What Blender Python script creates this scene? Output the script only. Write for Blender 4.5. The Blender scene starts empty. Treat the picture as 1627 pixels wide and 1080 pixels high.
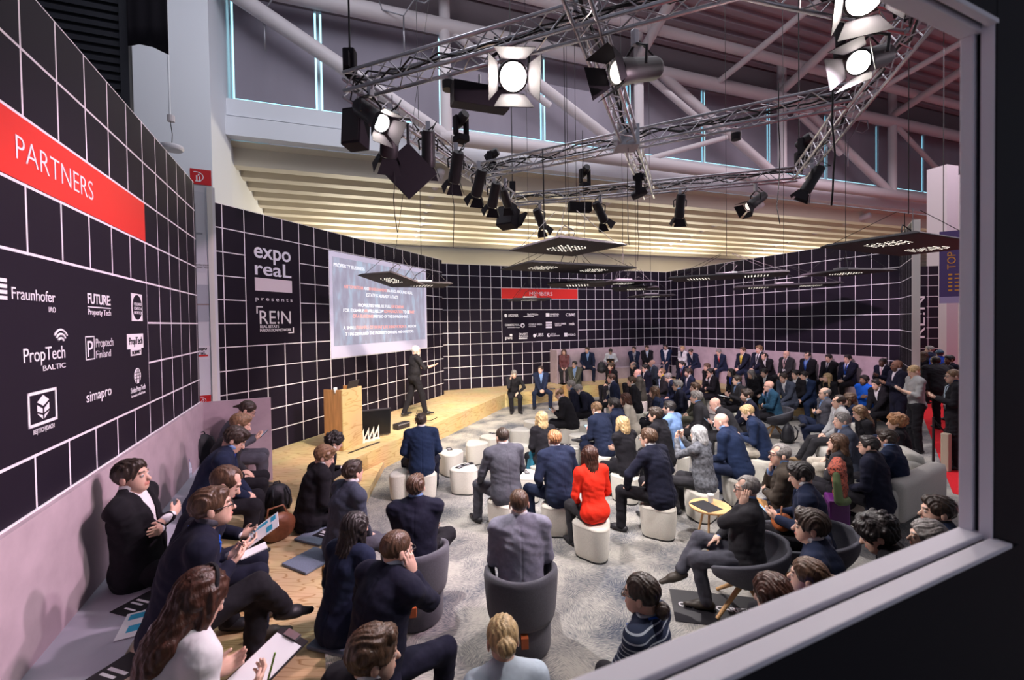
import bpy, bmesh, math, random
import numpy as np
from mathutils import Vector, Matrix

# ------------------------------------------------------------------ camera, world, lights, exposure
C = bpy.context.scene.collection
SC = bpy.context.scene
SC.view_settings.view_transform = 'Standard'
SC.view_settings.look = 'None'
SC.view_settings.gamma = 1.0
SC.view_settings.use_curve_mapping = False
SC.view_settings.exposure = 0.0
CAMZ = 2.867
cam_d = bpy.data.cameras.new('camera')
cam = bpy.data.objects.new('camera', cam_d); C.objects.link(cam)
cam_d.sensor_fit = 'HORIZONTAL'; cam_d.sensor_width = 36.0
cam_d.lens = 705.6 / 1627 * 36
cam_d.shift_x = -15.9 / 1627; cam_d.shift_y = -15.43 / 1627
cam_d.clip_start = 0.05; cam_d.clip_end = 200
pt, rl = math.radians(1.0838), math.radians(-0.8833)
fw = Vector((0, math.cos(pt), -math.sin(pt))); rt0 = Vector((1, 0, 0)); up0 = Vector((0, math.sin(pt), math.cos(pt)))
rt = math.cos(rl) * rt0 + math.sin(rl) * up0; up = -math.sin(rl) * rt0 + math.cos(rl) * up0
cam.matrix_world = Matrix(((rt.x, up.x, -fw.x, 0), (rt.y, up.y, -fw.y, 0), (rt.z, up.z, -fw.z, CAMZ), (0, 0, 0, 1)))
cam_d.dof.use_dof = True; cam_d.dof.focus_distance = 7.5; cam_d.dof.aperture_fstop = 2.8
SC.camera = cam
w = bpy.data.worlds.new('hall_daylight'); SC.world = w; w.use_nodes = True
w.node_tree.nodes['Background'].inputs[0].default_value = (0.62, 0.66, 0.80, 1)
w.node_tree.nodes['Background'].inputs[1].default_value = 0.29

def spot(name, loc, aim, power, col, ang=60, r=0.09, blend=0.6):
    l = bpy.data.lights.new(name, 'SPOT'); l.energy = power; l.color = col; l.spot_size = math.radians(ang); l.spot_blend = blend; l.shadow_soft_size = r
    o = bpy.data.objects.new(name, l); C.objects.link(o); o.location = loc
    o.rotation_euler = (Vector(aim) - Vector(loc)).to_track_quat('-Z', 'Y').to_euler()
    return o
def area(name, loc, aim, power, col, sx, sy):
    l = bpy.data.lights.new(name, 'AREA'); l.energy = power; l.color = col; l.shape = 'RECTANGLE'; l.size = sx; l.size_y = sy
    o = bpy.data.objects.new(name, l); C.objects.link(o); o.location = loc
    o.rotation_euler = (Vector(aim) - Vector(loc)).to_track_quat('-Z', 'Y').to_euler()
    return o
WARM = (1.0, 0.86, 0.70); PINK = (1.0, 0.70, 0.86); NEUT = (1.0, 0.92, 0.90)
LAMPS = [
    # location of the fixture, aim, power, colour, cone
    ((-1.65, 5.10, 5.25), (1.6, 5.6, 0.4), 800, NEUT, 80),
    ((-0.05, 4.72, 5.30), (1.5, 9.5, 0.5), 1100, NEUT, 85),
    ((3.15, 3.75, 5.55), (1.2, 8.5, 0.5), 1100, NEUT, 85),
    ((3.45, 4.15, 5.15), (-3.3, 5.6, 1.8), 820, PINK, 80),
    ((1.10, 4.25, 5.15), (-3.4, 3.6, 1.4), 560, PINK, 80),
    ((2.9, 3.2, 5.4), (-0.6, 3.4, 0.9), 420, NEUT, 75),
    ((-1.35, 6.35, 5.2), (-3.2, 10.0, 0.7), 1250, WARM, 62),
    ((-1.10, 7.1, 5.2), (-2.8, 12.0, 0.9), 1600, WARM, 58),
    ((-0.75, 8.0, 5.2), (-1.4, 13.6, 0.6), 1350, WARM, 58),
    ((-0.45, 8.9, 5.2), (-0.2, 15.2, 0.8), 1250, WARM, 62),
    ((2.75, 9.6, 5.2), (4.4, 16.8, 1.2), 1100, PINK, 75),
    ((4.6, 9.0, 5.2), (8.4, 14.0, 1.2), 1100, PINK, 75),
    ((5.2, 8.5, 5.2), (5.6, 9.6, 0.4), 700, NEUT, 90),
    ((2.2, 8.6, 5.2), (2.0, 5.2, 0.4), 900, NEUT, 90),
]
for i, (l, a, p, c, an) in enumerate(LAMPS):
    l = Vector(l); l = l + (Vector(a) - l).normalized() * .45
    spot('stage_light', l, a, p, c, an)
# hall ceiling light over stand and aisle, then added fill lights with no fixtures
area('hall_fill', (4, 12, 12.5), (4, 12, 0), 700, (0.95, 0.93, 1.0), 16, 14)
area('hall_fill', (17, 15, 11.5), (16, 15, 0), 900, (1.0, 0.84, 0.94), 8, 8)
area('hall_fill', (-4.5, 8.5, 14.0), (-9.5, 14, 5), 380, (0.86, 0.90, 1.0), 5, 5)  # added to brighten the white pier at left, no luminaire there
area('hall_fill', (6, 9, 14.2), (8, 17, 9), 330, (0.92, 0.92, 1.0), 14, 3)  # added fill for the fascia and upper hall, no luminaire there
for s_ in (1.5, 10.5, 20, 30):
    area('soffit_fill', (.94 * s_ - .342 * 25, .342 * s_ + .94 * 25, 5.6), (.94 * s_ - .342 * 20.5, .342 * s_ + .94 * 20.5, 9), 560, (1.0, 0.90, 0.70), 6, 1.2)  # unseen uplights added behind the walls to brighten the corrugated soffit

# ------------------------------------------------------------------ helpers: materials
MATS = {}
def mat(name, col, rough=0.6, metal=0.0, var=0.0, scale=30.0, bump=0.0, bscale=None, emit=0.0, spec=0.4, stretch=None, sheen=0.0, alpha=None):
    if name in MATS: return MATS[name]
    m = bpy.data.materials.new(name); m.use_nodes = True; MATS[name] = m
    n = m.node_tree.nodes; l = m.node_tree.links; b = n['Principled BSDF']
    b.inputs['Base Color'].default_value = (*col, 1); b.inputs['Roughness'].default_value = rough; b.inputs['Metallic'].default_value = metal
    b.inputs['Specular IOR Level'].default_value = spec
    if sheen: b.inputs['Sheen Weight'].default_value = sheen
    if emit: b.inputs['Emission Color'].default_value = (*col, 1); b.inputs['Emission Strength'].default_value = emit
    if var or bump:
        tc = n.new('ShaderNodeTexCoord'); src = tc.outputs['Object']
        if stretch:
            mp = n.new('ShaderNodeMapping'); mp.inputs['Scale'].default_value = stretch; l.new(src, mp.inputs[0]); src = mp.outputs[0]
        nz = n.new('ShaderNodeTexNoise'); nz.inputs['Scale'].default_value = scale; nz.inputs['Detail'].default_value = 4; l.new(src, nz.inputs['Vector'])
        if var:
            mx = n.new('ShaderNodeMix'); mx.data_type = 'RGBA'
            mx.inputs[6].default_value = (*[max(0, c * (1 - var)) for c in col], 1); mx.inputs[7].default_value = (*[min(1, c * (1 + var)) for c in col], 1)
            rp = n.new('ShaderNodeMapRange'); rp.inputs[1].default_value = .3; rp.inputs[2].default_value = .7
            l.new(nz.outputs['Fac'], rp.inputs[0]); l.new(rp.outputs[0], mx.inputs[0]); l.new(mx.outputs[2], b.inputs['Base Color'])
        if bump:
            nb = nz
            if bscale:
                nb = n.new('ShaderNodeTexNoise'); nb.inputs['Scale'].default_value = bscale; nb.inputs['Detail'].default_value = 2; l.new(src, nb.inputs['Vector'])
            bp = n.new('ShaderNodeBump'); bp.inputs['Strength'].default_value = 1.0; bp.inputs['Distance'].default_value = bump
            l.new(nb.outputs['Fac'], bp.inputs['Height']); l.new(bp.outputs[0], b.inputs['Normal'])
    return m

def grid_mat(name, dark, line, cell=0.41667, lw=0.018, cell_y=None):
    """printed panel: white square grid on dark, measured along object x (run) and z (from the top edge down)"""
    m = bpy.data.materials.new(name); m.use_nodes = True
    n = m.node_tree.nodes; l = m.node_tree.links; b = n['Principled BSDF']; b.inputs['Roughness'].default_value = 0.6; b.inputs['Specular IOR Level'].default_value = .12
    tc = n.new('ShaderNodeTexCoord'); sp = n.new('ShaderNodeSeparateXYZ'); l.new(tc.outputs['Object'], sp.inputs[0])
    def M(op, a, bb=None):
        k = n.new('ShaderNodeMath'); k.operation = op
        for i, v in enumerate((a, bb)):
            if v is None: continue
            if isinstance(v, (int, float)): k.inputs[i].default_value = v
            else: l.new(v, k.inputs[i])
        return k.outputs[0]
    fs = []
    for ax in (0, 2):
        v = M('DIVIDE', sp.outputs[ax], cell); v = M('ADD', v, 100.5); v = M('FRACT', v); v = M('SUBTRACT', v, 0.5); v = M('ABSOLUTE', v)
        fs.append(M('LESS_THAN', v, lw / 2 / cell))
    f = M('MAXIMUM', fs[0], fs[1])
    mx = n.new('ShaderNodeMix'); mx.data_type = 'RGBA'; mx.inputs[6].default_value = (*dark, 1); mx.inputs[7].default_value = (*line, 1)
    l.new(f, mx.inputs[0]); l.new(mx.outputs[2], b.inputs['Base Color'])
    return m

def carpet_mat():
    m = bpy.data.materials.new('grey_carpet'); m.use_nodes = True
    n = m.node_tree.nodes; l = m.node_tree.links; b = n['Principled BSDF']; b.inputs['Roughness'].default_value = .95; b.inputs['Specular IOR Level'].default_value = .1
    tc = n.new('ShaderNodeTexCoord')
    vo = n.new('ShaderNodeTexVoronoi'); vo.inputs['Scale'].default_value = 4.5; l.new(tc.outputs['Object'], vo.inputs['Vector'])
    # brush-stroke hatching: each voronoi cell turns the direction of its strokes
    rot = n.new('ShaderNodeVectorRotate'); rot.rotation_type = 'Z_AXIS'; l.new(tc.outputs['Object'], rot.inputs['Vector'])
    ml = n.new('ShaderNodeMath'); ml.operation = 'MULTIPLY'; ml.inputs[1].default_value = 12.0
    sc = n.new('ShaderNodeSeparateColor'); l.new(vo.outputs['Color'], sc.inputs[0]); l.new(sc.outputs[0], ml.inputs[0]); l.new(ml.outputs[0], rot.inputs['Angle'])
    mp = n.new('ShaderNodeMapping'); mp.inputs['Scale'].default_value = (16, 120, 1); l.new(rot.outputs[0], mp.inputs[0])
    nz = n.new('ShaderNodeTexNoise'); nz.inputs['Scale'].default_value = 1.0; nz.inputs['Detail'].default_value = 3; l.new(mp.outputs[0], nz.inputs['Vector'])
    n2 = n.new('ShaderNodeTexNoise'); n2.inputs['Scale'].default_value = 1.6; n2.inputs['Detail'].default_value = 5; l.new(tc.outputs['Object'], n2.inputs['Vector'])
    ad = n.new('ShaderNodeMath'); ad.operation = 'MULTIPLY_ADD'; ad.inputs[1].default_value = .9; l.new(nz.outputs['Fac'], ad.inputs[0]); n3 = n.new('ShaderNodeMath'); n3.operation = 'MULTIPLY'; n3.inputs[1].default_value = 1.1; l.new(n2.outputs['Fac'], n3.inputs[0]); l.new(n3.outputs[0], ad.inputs[2])
    rp = n.new('ShaderNodeValToRGB'); e = rp.color_ramp.elements
    e[0].position = .37; e[0].color = (.062, .072, .098, 1); e[1].position = .58; e[1].color = (.39, .37, .335, 1)
    hf = n.new('ShaderNodeMath'); hf.operation = 'MULTIPLY'; hf.inputs[1].default_value = .5; l.new(ad.outputs[0], hf.inputs[0])
    l.new(hf.outputs[0], rp.inputs[0]); l.new(rp.outputs[0], b.inputs['Base Color'])
    return m

def ply_mat(name, c1, c2, ring=2.2, stretch=(1, 6, 1), dist=5.0):
    m = bpy.data.materials.new(name); m.use_nodes = True
    n = m.node_tree.nodes; l = m.node_tree.links; b = n['Principled BSDF']; b.inputs['Roughness'].default_value = .5; b.inputs['Specular IOR Level'].default_value = .3
    tc = n.new('ShaderNodeTexCoord'); mp = n.new('ShaderNodeMapping'); mp.inputs['Scale'].default_value = stretch; mp.inputs['Rotation'].default_value = (0, 0, .35); l.new(tc.outputs['Object'], mp.inputs[0])
    nz = n.new('ShaderNodeTexNoise'); nz.inputs['Scale'].default_value = .9; nz.inputs['Detail'].default_value = 2; l.new(mp.outputs[0], nz.inputs['Vector'])
    ml = n.new('ShaderNodeMath'); ml.operation = 'MULTIPLY'; ml.inputs[1].default_value = dist * 6; l.new(nz.outputs['Fac'], ml.inputs[0])
    fr = n.new('ShaderNodeMath'); fr.operation = 'PINGPONG'; fr.inputs[1].default_value = 1.0; l.new(ml.outputs[0], fr.inputs[0])
    rp = n.new('ShaderNodeValToRGB'); e = rp.color_ramp.elements; e[0].position = 0; e[0].color = (*c2, 1); e[1].position = .28; e[1].color = (*c1, 1)
    l.new(fr.outputs[0], rp.inputs[0])
    n2 = n.new('ShaderNodeTexNoise'); n2.inputs['Scale'].default_value = 1.3; l.new(tc.outputs['Object'], n2.inputs['Vector'])
    mx = n.new('ShaderNodeMix'); mx.data_type = 'RGBA'; mx.blend_type = 'MULTIPLY'; mx.inputs[0].default_value = .35
    l.new(rp.outputs[0], mx.inputs[6]); l.new(n2.outputs['Color'], mx.inputs[7]); l.new(mx.outputs[2], b.inputs['Base Color'])
    return m

# ------------------------------------------------------------------ helpers: meshes and objects
class MB:
    def __init__(s): s.v = []; s.f = []
    def add(s, v, f):
        o = len(s.v); s.v += [tuple(p) for p in v]; s.f += [tuple(i + o for i in q) for q in f]; return s
    def box(s, lo, hi, M=None):
        (a, b, c), (d, e, g) = lo, hi
        v = [Vector(p) for p in ((a, b, c), (d, b, c), (d, e, c), (a, e, c), (a, b, g), (d, b, g), (d, e, g), (a, e, g))]
        if M is not None: v = [M @ p for p in v]
        return s.add(v, [(0, 3, 2, 1), (4, 5, 6, 7), (0, 1, 5, 4), (1, 2, 6, 5), (2, 3, 7, 6), (3, 0, 4, 7)])
    def prism(s, poly, z0, z1):
        n = len(poly)
        ar = sum(poly[i][0] * poly[(i + 1) % n][1] - poly[(i + 1) % n][0] * poly[i][1] for i in range(n))
        if ar < 0: poly = poly[::-1]
        v = [(x, y, z0) for x, y in poly] + [(x, y, z1) for x, y in poly]
        return s.add(v, [tuple(range(n))[::-1], tuple(range(n, 2 * n))] + [(i, (i + 1) % n, (i + 1) % n + n, i + n) for i in range(n)])
    def tube(s, pts, r, n=8, cap=True):
        pts = [Vector(p) for p in pts]; rr = r if isinstance(r, (list, tuple)) else [r] * len(pts)
        v = []; f = []; u = None
        for i, p in enumerate(pts):
            t = (pts[min(i + 1, len(pts) - 1)] - pts[max(i - 1, 0)]).normalized()
            if u is None: u = t.orthogonal().normalized()
            u = (u - t * u.dot(t)).normalized(); w_ = t.cross(u)
            v += [p + rr[i] * (math.cos(2 * math.pi * k / n) * u + math.sin(2 * math.pi * k / n) * w_) for k in range(n)]
        for i in range(len(pts) - 1):
            for k in range(n):
                f.append((i * n + k, i * n + (k + 1) % n, (i + 1) * n + (k + 1) % n, (i + 1) * n + k))
        if cap: f += [tuple(range(n))[::-1], tuple(range((len(pts) - 1) * n, len(pts) * n))]
        return s.add(v, f)
    def lathe(s, prof, n=24, M=None):
        v = []; f = []
        for (r, z) in prof:
            v += [Vector((r * math.cos(2 * math.pi * k / n), r * math.sin(2 * math.pi * k / n), z)) for k in range(n)]
        if M is not None: v = [M @ p for p in v]
        for i in range(len(prof) - 1):
            for k in range(n): f.append((i * n + k, i * n + (k + 1) % n, (i + 1) * n + (k + 1) % n, (i + 1) * n + k))
        f += [tuple(range(n))[::-1], tuple(range((len(prof) - 1) * n, len(prof) * n))]
        return s.add(v, f)
    def build(s, name, m, parent=None, smooth=False, bevel=0.0, sharp=None, loc=None, rz=None):
        me = bpy.data.meshes.new(name); me.from_pydata(s.v, [], s.f); me.update()
        if bevel:
            bm = bmesh.new(); bm.from_mesh(me)
            bmesh.ops.bevel(bm, geom=[e for e in bm.edges if len(e.link_faces) == 2 and e.calc_face_angle(0) > .5], offset=bevel, segments=2, affect='EDGES', profile=.6)
            bm.to_mesh(me); bm.free()
        if m is not None: me.materials.append(m)
        if smooth:
            me.shade_smooth()
            if sharp: me.set_sharp_from_angle(angle=math.radians(sharp))
        o = bpy.data.objects.new(name, me); C.objects.link(o)
        if parent is not None: o.parent = parent
        if loc is not None: o.location = loc
        if rz is not None: o.rotation_euler.z = rz
        return o
def thing(name, label, cat, loc=(0, 0, 0), rz=0.0, group=None):
    o = bpy.data.objects.new(name, None); C.objects.link(o); o.location = loc; o.rotation_euler = (0, 0, rz); o.empty_display_size = .1
    return tag(o, label, cat, group)
def tag(o, label, cat, group=None):
    o['label'] = label; o['category'] = cat
    if group: o['group'] = group
    return o
def struct(o, label=None):
    o['kind'] = 'structure'
    if label: o['label'] = label
    return o
def copy_tree(o, loc, rz, label, group=None):
    c = o.copy(); C.objects.link(c); c.location = loc; c.rotation_euler = (0, 0, rz); c['label'] = label
    if group: c['group'] = group
    for ch in list(o.children):
        d = ch.copy(); C.objects.link(d); d.parent = c
        for g in list(ch.children):
            e = g.copy(); C.objects.link(e); e.parent = d
    return c
def text(name, body, size, m, parent, loc, rot, align='LEFT', sx=1.0, ext=0.001, shear=0.0, spacing=1.0, off=0.0):
    cu = bpy.data.curves.new(name, 'FONT'); cu.body = body; cu.size = size; cu.align_x = align; cu.extrude = ext; cu.shear = shear; cu.space_character = spacing; cu.offset = off
    o = bpy.data.objects.new(name, cu); C.objects.link(o)
    me = bpy.data.meshes.new_from_object(o.evaluated_get(bpy.context.evaluated_depsgraph_get()))
    bpy.data.objects.remove(o); me.name = name; me.materials.append(m)
    o = bpy.data.objects.new(name, me); C.objects.link(o); o.parent = parent; o.location = loc; o.rotation_euler = rot; o.scale = (sx, 1, 1)
    return o
def frame(p, q, z=0):
    """empty-like placement on a wall: origin p, x axis along p->q; returns angle"""
    return math.atan2(q[1] - p[1], q[0] - p[0])

# ------------------------------------------------------------------ the setting
random.seed(4)
CELL = 0.41667
M_grid = grid_mat('printed_grid', (.0145, .0105, .020), (.86, .82, .88))
M_black = mat('printed_black', (.0145, .0105, .020), .6, spec=.12)
M_red = mat('banner_red', (.75, .035, .03), .5, spec=.25)
M_print = mat('printed_white', (.88, .86, .90), .6, spec=.2)
M_pink = mat('painted_board', (.49, .385, .43), .7, var=.10, scale=5, spec=.2)
M_benchtop = mat('bench_top_paint', (.40, .40, .47), .6, var=.05, scale=4, spec=.25)
M_ply = ply_mat('stage_plywood', (.74, .56, .30), (.46, .27, .10), dist=4)
M_plyside = ply_mat('plywood_edge', (.80, .58, .28), (.62, .38, .15), dist=3, stretch=(1, 1, 5))
M_white = mat('hall_white', (.80, .81, .86), .6, spec=.2)
M_warmwhite = mat('hall_cream', (.86, .85, .80), .7, spec=.2)
M_alu = mat('truss_aluminium', (.62, .60, .64), .32, metal=.85)
M_steel = mat('painted_steel', (.62, .56, .58), .5, spec=.3)
M_frame = mat('window_frame_grey', (.80, .76, .84), .45, spec=.3)
M_dark = mat('dark_room', (.012, .011, .016), .7, spec=.2)
M_blk = mat('black_metal', (.022, .018, .022), .45, spec=.4)
M_blkm = mat('black_matt', (.018, .015, .02), .8, spec=.2)
M_cable = mat('black_cable', (.02, .018, .02), .6)

fl = struct(MB().box((-9, -4, -.1), (11, 24, 0)).build('floor', carpet_mat()))
rc = MB().prism([(6.9, 7.1), (13.5, 15.2), (34, 40), (40, 10), (9, 1)], .0, .006).build('red_carpet', mat('red_carpet', (.62, .025, .035), .95, var=.12, scale=60, spec=.05))
tag(rc, 'bright red carpet laid along the aisle outside the seating area', 'carpet')
struct(MB().box((11, -4, -.1), (45, 45, -.002)).build('floor_aisle', mat('aisle_floor', (.30, .28, .29), .8)))

WALL = {'A': ((-3.0311, 2.7397), 2.00282), 'B': ((-5.1954, 7.7707), 1.23714), 'C': ((-3.0482, 15.7971), .41266), 'D': ((6.6000, 19.6454), -1.16134)}
def wpt(k, c, out=0.0):
    (x, y), th = WALL[k]
    return (x + c * CELL * math.cos(th) + out * math.sin(th), y + c * CELL * math.sin(th) - out * math.cos(th))
def wallpanel(k, name, c0, c1, rows, mt=None, th=.12):
    (x, y), a = WALL[k]
    return struct(MB().box((c0 * CELL, 0, -rows * CELL), (c1 * CELL, th, 0)).build(name, mt or M_grid, loc=(x, y, 5.0), rz=a))
wallpanel('A', 'wall_left', -7, 10.17, 12)
wallpanel('B', 'wall_stage', -.36, 18.45, 12)
wallpanel('C', 'wall_back', -1.2, 25.45, 12)
wallpanel('D', 'wall_right', -.55, 20.6, 12)
ex, ey = wpt('D', 20.6)
WALL['E'] = ((ex, ey), math.atan2(9.95 - ey, 8.75 - ex)); L_E = math.hypot(9.95 - ey, 8.75 - ex)
wallpanel('E', 'wall_return', 0, L_E / CELL, 12)
p = wpt('E', L_E / CELL)
struct(MB().box((0, -.012, -5.0), (.03, .13, .0)).build('trim_1', M_warmwhite, loc=(p[0], p[1], 5.0), rz=WALL['E'][1]))

def on_wall(k, name, label, cat, c, r, group=None):
    """an Empty on the face of a wall at grid column c, row r; x runs along the wall, z up, -y into the room"""
    q = wpt(k, c)
    return thing(name, label, cat, (q[0], q[1], 5.0 - r * CELL), WALL[k][1], group)
R90 = (math.pi / 2, 0, 0)
def lettering(par, body, c, r, wc, hc, m=None, name='lettering', y=-.006, thin=0.0, label=None):
    """text set so that it spans wc cells from column c with its capitals hc cells high, baseline at row r, relative to the sign's own origin"""
    o = text(name, body, 1.0, m or M_print, par, (0, 0, 0), R90, off=thin)
    vs = [v.co for v in o.data.vertices]
    x0 = min(v.x for v in vs); x1 = max(v.x for v in vs); 
    cap = .70
    k = hc * CELL / cap
    o.scale = (wc * CELL / (x1 - x0), k, 1)
    o.location = ((c) * CELL - x0 * o.scale[0], y, -r * CELL)
    if label: o['label'] = label
    return o
def plate(par, name, c0, r0, c1, r1, m, y0=-.004, y1=0.0):
    return MB().box((c0 * CELL, y0, -r1 * CELL), (c1 * CELL, y1, -r0 * CELL)).build(name, m, par)
def outline(par, name, c0, r0, c1, r1, t, m, y=-.007):
    b = MB()
    for (a, bb, cc, d) in ((c0, r0, c1, r0 + t), (c0, r1 - t, c1, r1), (c0, r0, c0 + t, r1), (c1 - t, r0, c1, r1)):
        b.box((a * CELL, y, -d * CELL), (cc * CELL, -.004, -bb * CELL))
    return b.build(name, m, par)
def disc(par, name, c, r, rx, rz, m, y0=-.008, y1=-.004, n=32):
    v = []; 
    for yy in (y0, y1): v += [(c * CELL + rx * CELL * math.cos(2 * math.pi * k / n), yy, -r * CELL + rz * CELL * math.sin(2 * math.pi * k / n)) for k in range(n)]
    return MB().add(v, [tuple(range(n)), tuple(range(n, 2 * n))[::-1]] + [(i, i + n, (i + 1) % n + n, (i + 1) % n) for i in range(n)]).build(name, m, par)

# --- partners wall (left)
s_ = on_wall('A', 'partners_banner', 'red banner reading PARTNERS across the black grid wall at left', 'banner', 0, 2)
plate(s_, 'board', -5, .03, 5, .97, M_red)
lettering(s_, 'PARTNERS', -.23, .68, 2.40, .36, thin=-.012)
s_ = on_wall('A', 'partner_board', 'black board of white partner logos on the left grid wall', 'sign', 0, 4)
plate(s_, 'board', -5, .03, 4.97, 2.97, M_black)
b = MB()
for k in range(4): b.box(((-.93 + .0) * CELL, -.007, (-.42 - .08 * k - .05) * CELL), ((-.93 + .38) * CELL, -.004, (-.42 - .08 * k) * CELL))
b.build('emblem', M_print, s_)
lettering(s_, 'Fraunhofer', -.45, .69, 1.13, .17); lettering(s_, 'IAO', .48, .85, .20, .085)
lettering(s_, 'FUTURE:', 1.80, .65, 1.0, .19, thin=.02); plate(s_, 'rule', 1.80, .705, 2.80, .725, M_print, -.007); lettering(s_, 'Property Tech', 1.80, .86, 1.0, .11)
plate(s_, 'emblem_plate', 3.93, .32, 4.62, .96, M_print, -.007); disc(s_, 'emblem_disc', 4.275, .64, .29, .29, M_black, -.010, -.007)
for i, t in enumerate(('HOLLAND', 'CONTECH &', 'PROPTECH')): lettering(s_, t, 4.04, .60 + .10 * i, .47, .07, y=-.013)
lettering(s_, 'PropTech', -.23, 1.60, 1.16, .21); lettering(s_, 'BALTIC', .26, 1.76, .67, .08)
b = MB()
for r_ in (.10, .17, .24):
    b.tube([((.80 + r_ * math.cos(a)) * CELL, -.006, (-1.37 + r_ * math.sin(a)) * CELL) for a in [math.radians(d) for d in range(35, 150, 12)]], .008, 6)
b.build('emblem', M_print, s_)
outline(s_, 'emblem_frame', 1.66, 1.26, 2.02, 1.70, .02, M_print); lettering(s_, 'P', 1.73, 1.64, .22, .30)
lettering(s_, 'Proptech', 2.08, 1.48, .79, .17, thin=-.01); lettering(s_, 'Finland', 2.08, 1.69, .65, .15, thin=-.01)
plate(s_, 'emblem_plate', 3.61, 1.26, 4.61, 1.60, M_print, -.007); plate(s_, 'emblem_plate', 3.80, 1.60, 4.45, 1.76, M_print, -.007)
lettering(s_, 'PropTech', 3.70, 1.50, .82, .17, M_black, y=-.010); lettering(s_, 'NORWAY', 3.86, 1.73, .53, .09, M_black, y=-.010)
outline(s_, 'emblem_frame', -.17, 2.05, .62, 2.57, .045, M_print)
b = MB()
hx = [(.225 + .19 * math.cos(math.radians(a)), 2.31 - .19 * math.sin(math.radians(a))) for a in (90, 30, -30, -90, -150, 150)]
for q in ([hx[0], hx[1], (.225, 2.29), hx[5]], [(hx[5][0], hx[5][1] + .04), (.205, 2.33), (.205, 2.40), (hx[4][0], hx[4][1] - .05)], [(hx[4][0], hx[4][1] - .02), (.205, 2.43), (.205, 2.49), (hx[4][0] + .02, hx[4][1])],
          [(hx[1][0], hx[1][1] + .04), (.245, 2.33), (.245, 2.40), (hx[2][0], hx[2][1] - .05)], [(hx[2][0], hx[2][1] - .02), (.245, 2.43), (.245, 2.49), (hx[2][0] - .02, hx[2][1])]):
    n_ = len(q); b.add([(x * CELL, -.007, -z_ * CELL) for x, z_ in q], [tuple(range(n_))]); b.add([(x * CELL, -.0069, -z_ * CELL) for x, z_ in q], [tuple(range(n_))[::-1]])
b.build('emblem', M_print, s_); lettering(s_, 'RE|TECH|DACH', -.05, 2.68, .57, .07)
lettering(s_, 'simapro', 1.63, 2.47, 1.07, .20)
disc(s_, 'globe', 4.17, 2.24, .20, .18, M_print)
b = MB()
for i in range(3): b.box((4.0 * CELL, -.0105, (-2.16 - .07 * i - .012) * CELL), (4.34 * CELL, -.0075, (-2.16 - .07 * i) * CELL))
for i in range(3): b.box(((4.08 + .08 * i) * CELL, -.0105, -2.40 * CELL), ((4.095 + .08 * i) * CELL, -.0075, -2.08 * CELL))
b.build('globe_lines', M_black, s_)
lettering(s_, 'SwissPropTech', 3.74, 2.60, .92, .12, thin=.01); lettering(s_, 'Innovation in Real Estate', 3.76, 2.70, .88, .06)
# white edge under the printed panel
struct(MB().box((-7 * CELL, -.012, -7.85 * CELL), (10.17 * CELL, .0, -7.78 * CELL)).build('trim_2', M_print, loc=(*WALL['A'][0], 5.0), rz=WALL['A'][1]))

# --- stage wall: show sign and the projected slide
s_ = on_wall('B', 'show_sign', 'black board with the large white trade fair lettering beside the projection', 'sign', 0, 1)
plate(s_, 'board', 1.03, .04, 3.97, 4.96, M_black)
M_letter = mat('raised_letters', (.80, .80, .92), .5, spec=.2)
lettering(s_, 'expo', 1.42, 1.02, 2.0, .70, M_letter, thin=.014, y=-.02); lettering(s_, 'reaL', 1.44, 1.79, 2.0, .62, M_letter, thin=.014, y=-.02)
plate(s_, 'bar', 1.45, 1.93, 3.48, 2.52, mat('sign_bar', (.74, .66, .74), .5, spec=.2), -.012)
o_ = text('lettering', 'presents', 1, M_print, s_, (0, 0, 0), R90, spacing=1.55); vs_ = [v.co.x for v in o_.data.vertices]
o_.scale = (2.03 * CELL / (max(vs_) - min(vs_)), .26 * CELL, 1); o_.location = (1.46 * CELL - min(vs_) * o_.scale[0], -.008, -2.96 * CELL)
b = MB(); b.box((1.49 * CELL, -.009, -3.28 * CELL), (1.82 * CELL, -.004, -3.22 * CELL)); b.box((1.49 * CELL, -.009, -3.55 * CELL), (1.55 * CELL, -.004, -3.22 * CELL))
b.box((3.21 * CELL, -.009, -4.50 * CELL), (3.54 * CELL, -.004, -4.44 * CELL)); b.box((3.48 * CELL, -.009, -4.50 * CELL), (3.54 * CELL, -.004, -4.21 * CELL)); b.build('brackets', M_print, s_)
lettering(s_, 'RE!N', 1.65, 4.03, 1.72, .62, thin=.0); lettering(s_, 'REAL ESTATE', 1.66, 4.22, 1.01, .13, thin=.015); lettering(s_, 'INNOVATION NETWORK', 1.65, 4.39, 1.74, .13, thin=.015)

scr = on_wall('B', 'projected_slide', 'large projected slide of a street with white and red wording on the grid wall', 'projection', 6, 1)
m = bpy.data.materials.new('slide_image'); m.use_nodes = True
n = m.node_tree.nodes; l = m.node_tree.links; bb = n['Principled BSDF']; bb.inputs['Roughness'].default_value = .8
tc = n.new('ShaderNodeTexCoord'); mp = n.new('ShaderNodeMapping'); mp.inputs['Scale'].default_value = (3.2, 1, 1.1); l.new(tc.outputs['Object'], mp.inputs[0])
nz = n.new('ShaderNodeTexNoise'); nz.inputs['Scale'].default_value = 1.6; nz.inputs['Detail'].default_value = 6; l.new(mp.outputs[0], nz.inputs[0])
rp = n.new('ShaderNodeValToRGB'); e = rp.color_ramp.elements; e[0].position = .30; e[0].color = (.33, .30, .42, 1); e[1].position = .66; e[1].color = (.50, .60, .76, 1)
k_ = e.new(.5); k_.color = (.43, .41, .54, 1)
l.new(nz.outputs['Fac'], rp.inputs[0])
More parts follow.
